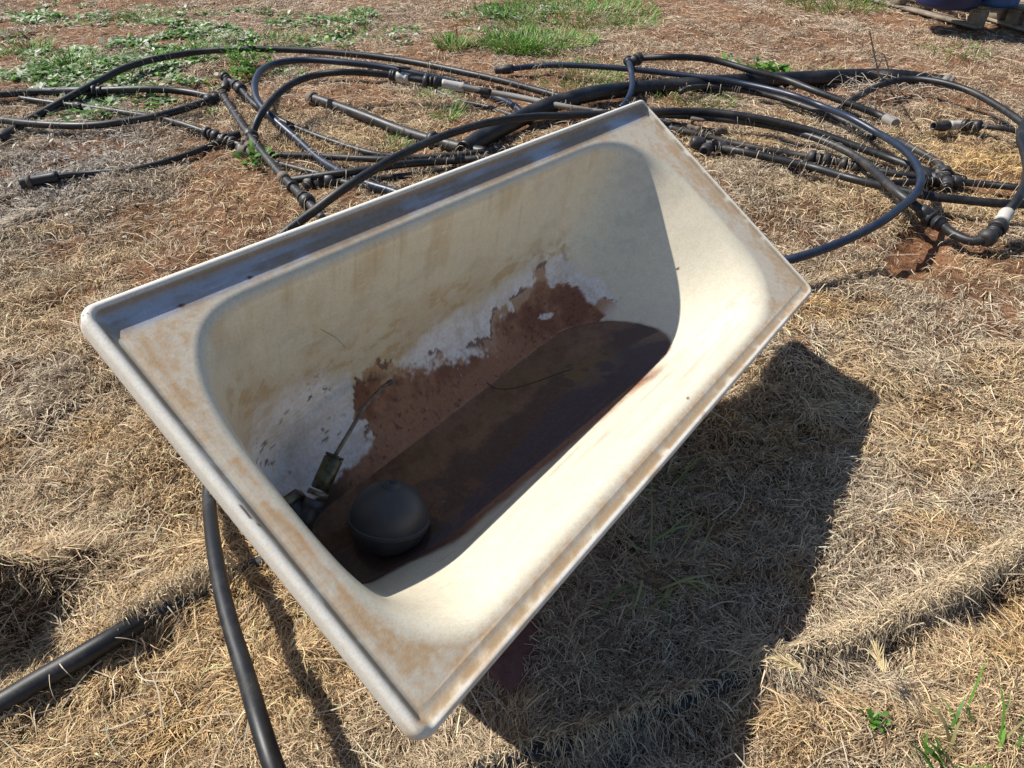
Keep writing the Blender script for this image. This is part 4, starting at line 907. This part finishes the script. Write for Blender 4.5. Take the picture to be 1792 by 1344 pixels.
tuft(130, 120, 'green tuft among the weeds on the left', 160, .11, .006, .15, seed=15)
tuft(760, 168, 'pale green leafy tuft under the white tap', 110, .07, .006, .09, col=SILV, seed=16)
tuft(1440, 120, 'faint yellow green tuft above the thick pipe', 90, .06, .004, .15, col=np.array([[.24, .26, .09]]), seed=17)
tuft(1140, 975, 'long green blades in the shade beside the low rim of the bath', 22, .19, .0045, .09, col=np.array([[.18, .27, .09], [.36, .36, .16]]), seed=18, up=.35)
tuft(1170, 845, 'short grass blades in the shade below the bath rim', 26, .12, .004, .05, col=np.array([[.2, .27, .1], [.42, .40, .24]]), seed=19, up=.4)
tuft(1745, 1365, 'bright green blades in the bottom right corner', 70, .085, .005, .12, col=GRN, seed=20, up=1.0)
tuft(1655, 1345, 'single broad green blade near the bottom right corner', 5, .11, .008, .02, col=GRN, seed=22, up=1.2)
def rooted(V, F, cc, c0):
    """ties the leaves of one plant to its root with thin petioles"""
    n = len(V)//5; b_ = V.reshape(n, 5, 3)[:, 0]; q = len(V); w_ = np.array([.0008, 0, 0])
    V2 = np.concatenate([V, b_ + w_, np.array([c0 - w_, c0 + w_])]); i = np.arange(n)
    F2 = np.stack([i*5, q + i, np.full(n, q + n + 1)], 1); F3 = np.stack([i*5, np.full(n, q + n + 1), np.full(n, q + n)], 1)
    return V2, np.concatenate([F, F2, F3]), np.concatenate([cc, cc[::5], cc[:2]])
def weed(px, py, label, n=40, L=.05, Wd=.028, rad=.07, hz=.03, col=GRN*1.1, seed=1):
    c0 = hpt(px, py, .01); r = np.random.RandomState(seed); cs = [c0 + np.array([r.randn()*rad*.6, r.randn()*rad*.6, 0]) for _ in range(max(3, n//6))]
    V, F, cc = leafclump(cs, 8, L, Wd, col, seed, .7, .8, hz)
    V, F, cc = rooted(V, F, cc, c0); o = mesh_np('weed', V, F, M['leaf'], None, True, cc, org=c0); o.location = tuple(c0); return tag(o, label, 'weed')
weed(432, 118, 'bushy bright green weed growing over the arching pipe', 110, .05, .03, .16, .14, seed=1)
weed(428, 140, 'lower part green weed just right of the raised elbow', 50, .05, .03, .10, .06, seed=11)
weed(462, 290, 'small green leafy weed beside the collared pipe', 26, .06, .028, .045, .07, seed=2)
weed(374, 200, 'tiny bright green seedling below the left tee', 10, .04, .02, .02, .01, seed=3)
weed(1356, 122, 'flat green weed in front of the thick pipe at upper right', 50, .07, .035, .16, .02, seed=4)
weed(1285, 110, 'pale flat weed left of the larger flat green one', 24, .05, .025, .10, .02, col=SILV, seed=5)
weed(1520, 1280, 'tiny green leaves in the dry grass at the bottom right', 3, .018, .012, .008, .0, seed=6)
def stalk(pts, label, name='seed_stalk', head=True, r=.0013, sub=()):
    P = survey(pts); S = spline(P, .012); org = S[0].copy(); e = empty(name, org, label, 'grass stalk') if head or sub else None
    mt = M['stalk']; V, F = tube(S, np.linspace(r, r*.6, len(S)), 6)
    if not e:
        o = mesh_np(name, V, F, mt, None, True, org=org); o.location = tuple(org); tag(o, label, 'grass stalk'); return
    mesh_np('stem', V, F, mt, e, True, org=org)
    if head:
        T = S[-1] - S[-6]; T /= np.linalg.norm(T); n = 60; rr = np.random.RandomState(9); root = S[-1] + T*(rr.rand(n)*.035)[:, None] - T*.01
        ph = np.arctan2(T[1], T[0]) + rr.randn(n)*.28
        V, F, cc = ribbons(root, ph, np.full(n, .025) + .02*rr.rand(n), np.full(n, .0016), 4, rr.randn(n)*.2, np.zeros(n), np.zeros(n), np.zeros(n), np.tile([.66, .52, .28], (n, 1)), rr.randn(n)*.008)
        mesh_np('seed_head', V, F, M['straw'], e, False, cc, org=org)
    for s_ in sub:
        Q = spline(survey(s_), .02); V, F = tube(Q, np.linspace(r*.8, r*.4, len(Q)), 5); mesh_np('side_twig', V, F, mt, e, True, org=org)
M['stalk'] = simple('dry_stalk', (.55, .42, .22), (.40, .30, .17), 60, .7)
stalk([(1610, 1300, .0), (1560, 1262, .04), (1500, 1222, .07), (1440, 1190, .09), (1400, 1170, .10)], 'dry seed head on a stalk leaning over the half buried pipe')
stalk([(1625, 1350, .0), (1590, 1300, .03), (1568, 1240, .06), (1552, 1195, .08), (1545, 1170, .09)], 'second dry seed head standing right of the leaning one')
M['stalk'] = simple('grey_stalk', (.36, .31, .25), (.22, .18, .14), 60, .8)
stalk([(1540, 142, .0), (1535, 118, .12), (1530, 95, .25), (1526, 75, .37), (1522, 55, .48)], 'tall grey dead weed stalk standing by the upper right pipes', 'dead_weed', False, .006,
      ([(1536, 120, .1), (1545, 100, .2), (1552, 95, .25)], [(1533, 110, .16), (1524, 120, .13)], [(1540, 140, .02), (1555, 128, .08), (1548, 98, .22), (1540, 92, .27)]))
def litter():
    """pale broken twigs heaped at the dead weed's foot"""
    r = np.random.RandomState(12); n = 150; c0 = hpt(1555, 152); X = c0[0] + r.randn(n)*.17; Y = c0[1] + r.randn(n)*.10; Z = Hgt(X, Y)
    V, F, cc = ribbons(np.column_stack([X, Y, Z]), r.rand(n)*6.28, .08 + .22*r.rand(n), .003 + .003*r.rand(n), 5, r.randn(n)*.5, .03*r.rand(n), .01 + .03*r.rand(n), r.randn(n)*.1, np.tile([.40, .34, .27], (n, 1))*(.4 + .9*r.rand(n, 1)), r.rand(n)*.08)
    o = mesh_np('twig_heap', V, F, M['straw'], None, False, cc, org=c0); o.location = tuple(c0); tag(o, 'loose heap of pale broken twigs around the dead weed', 'twigs', kind='stuff')
litter()
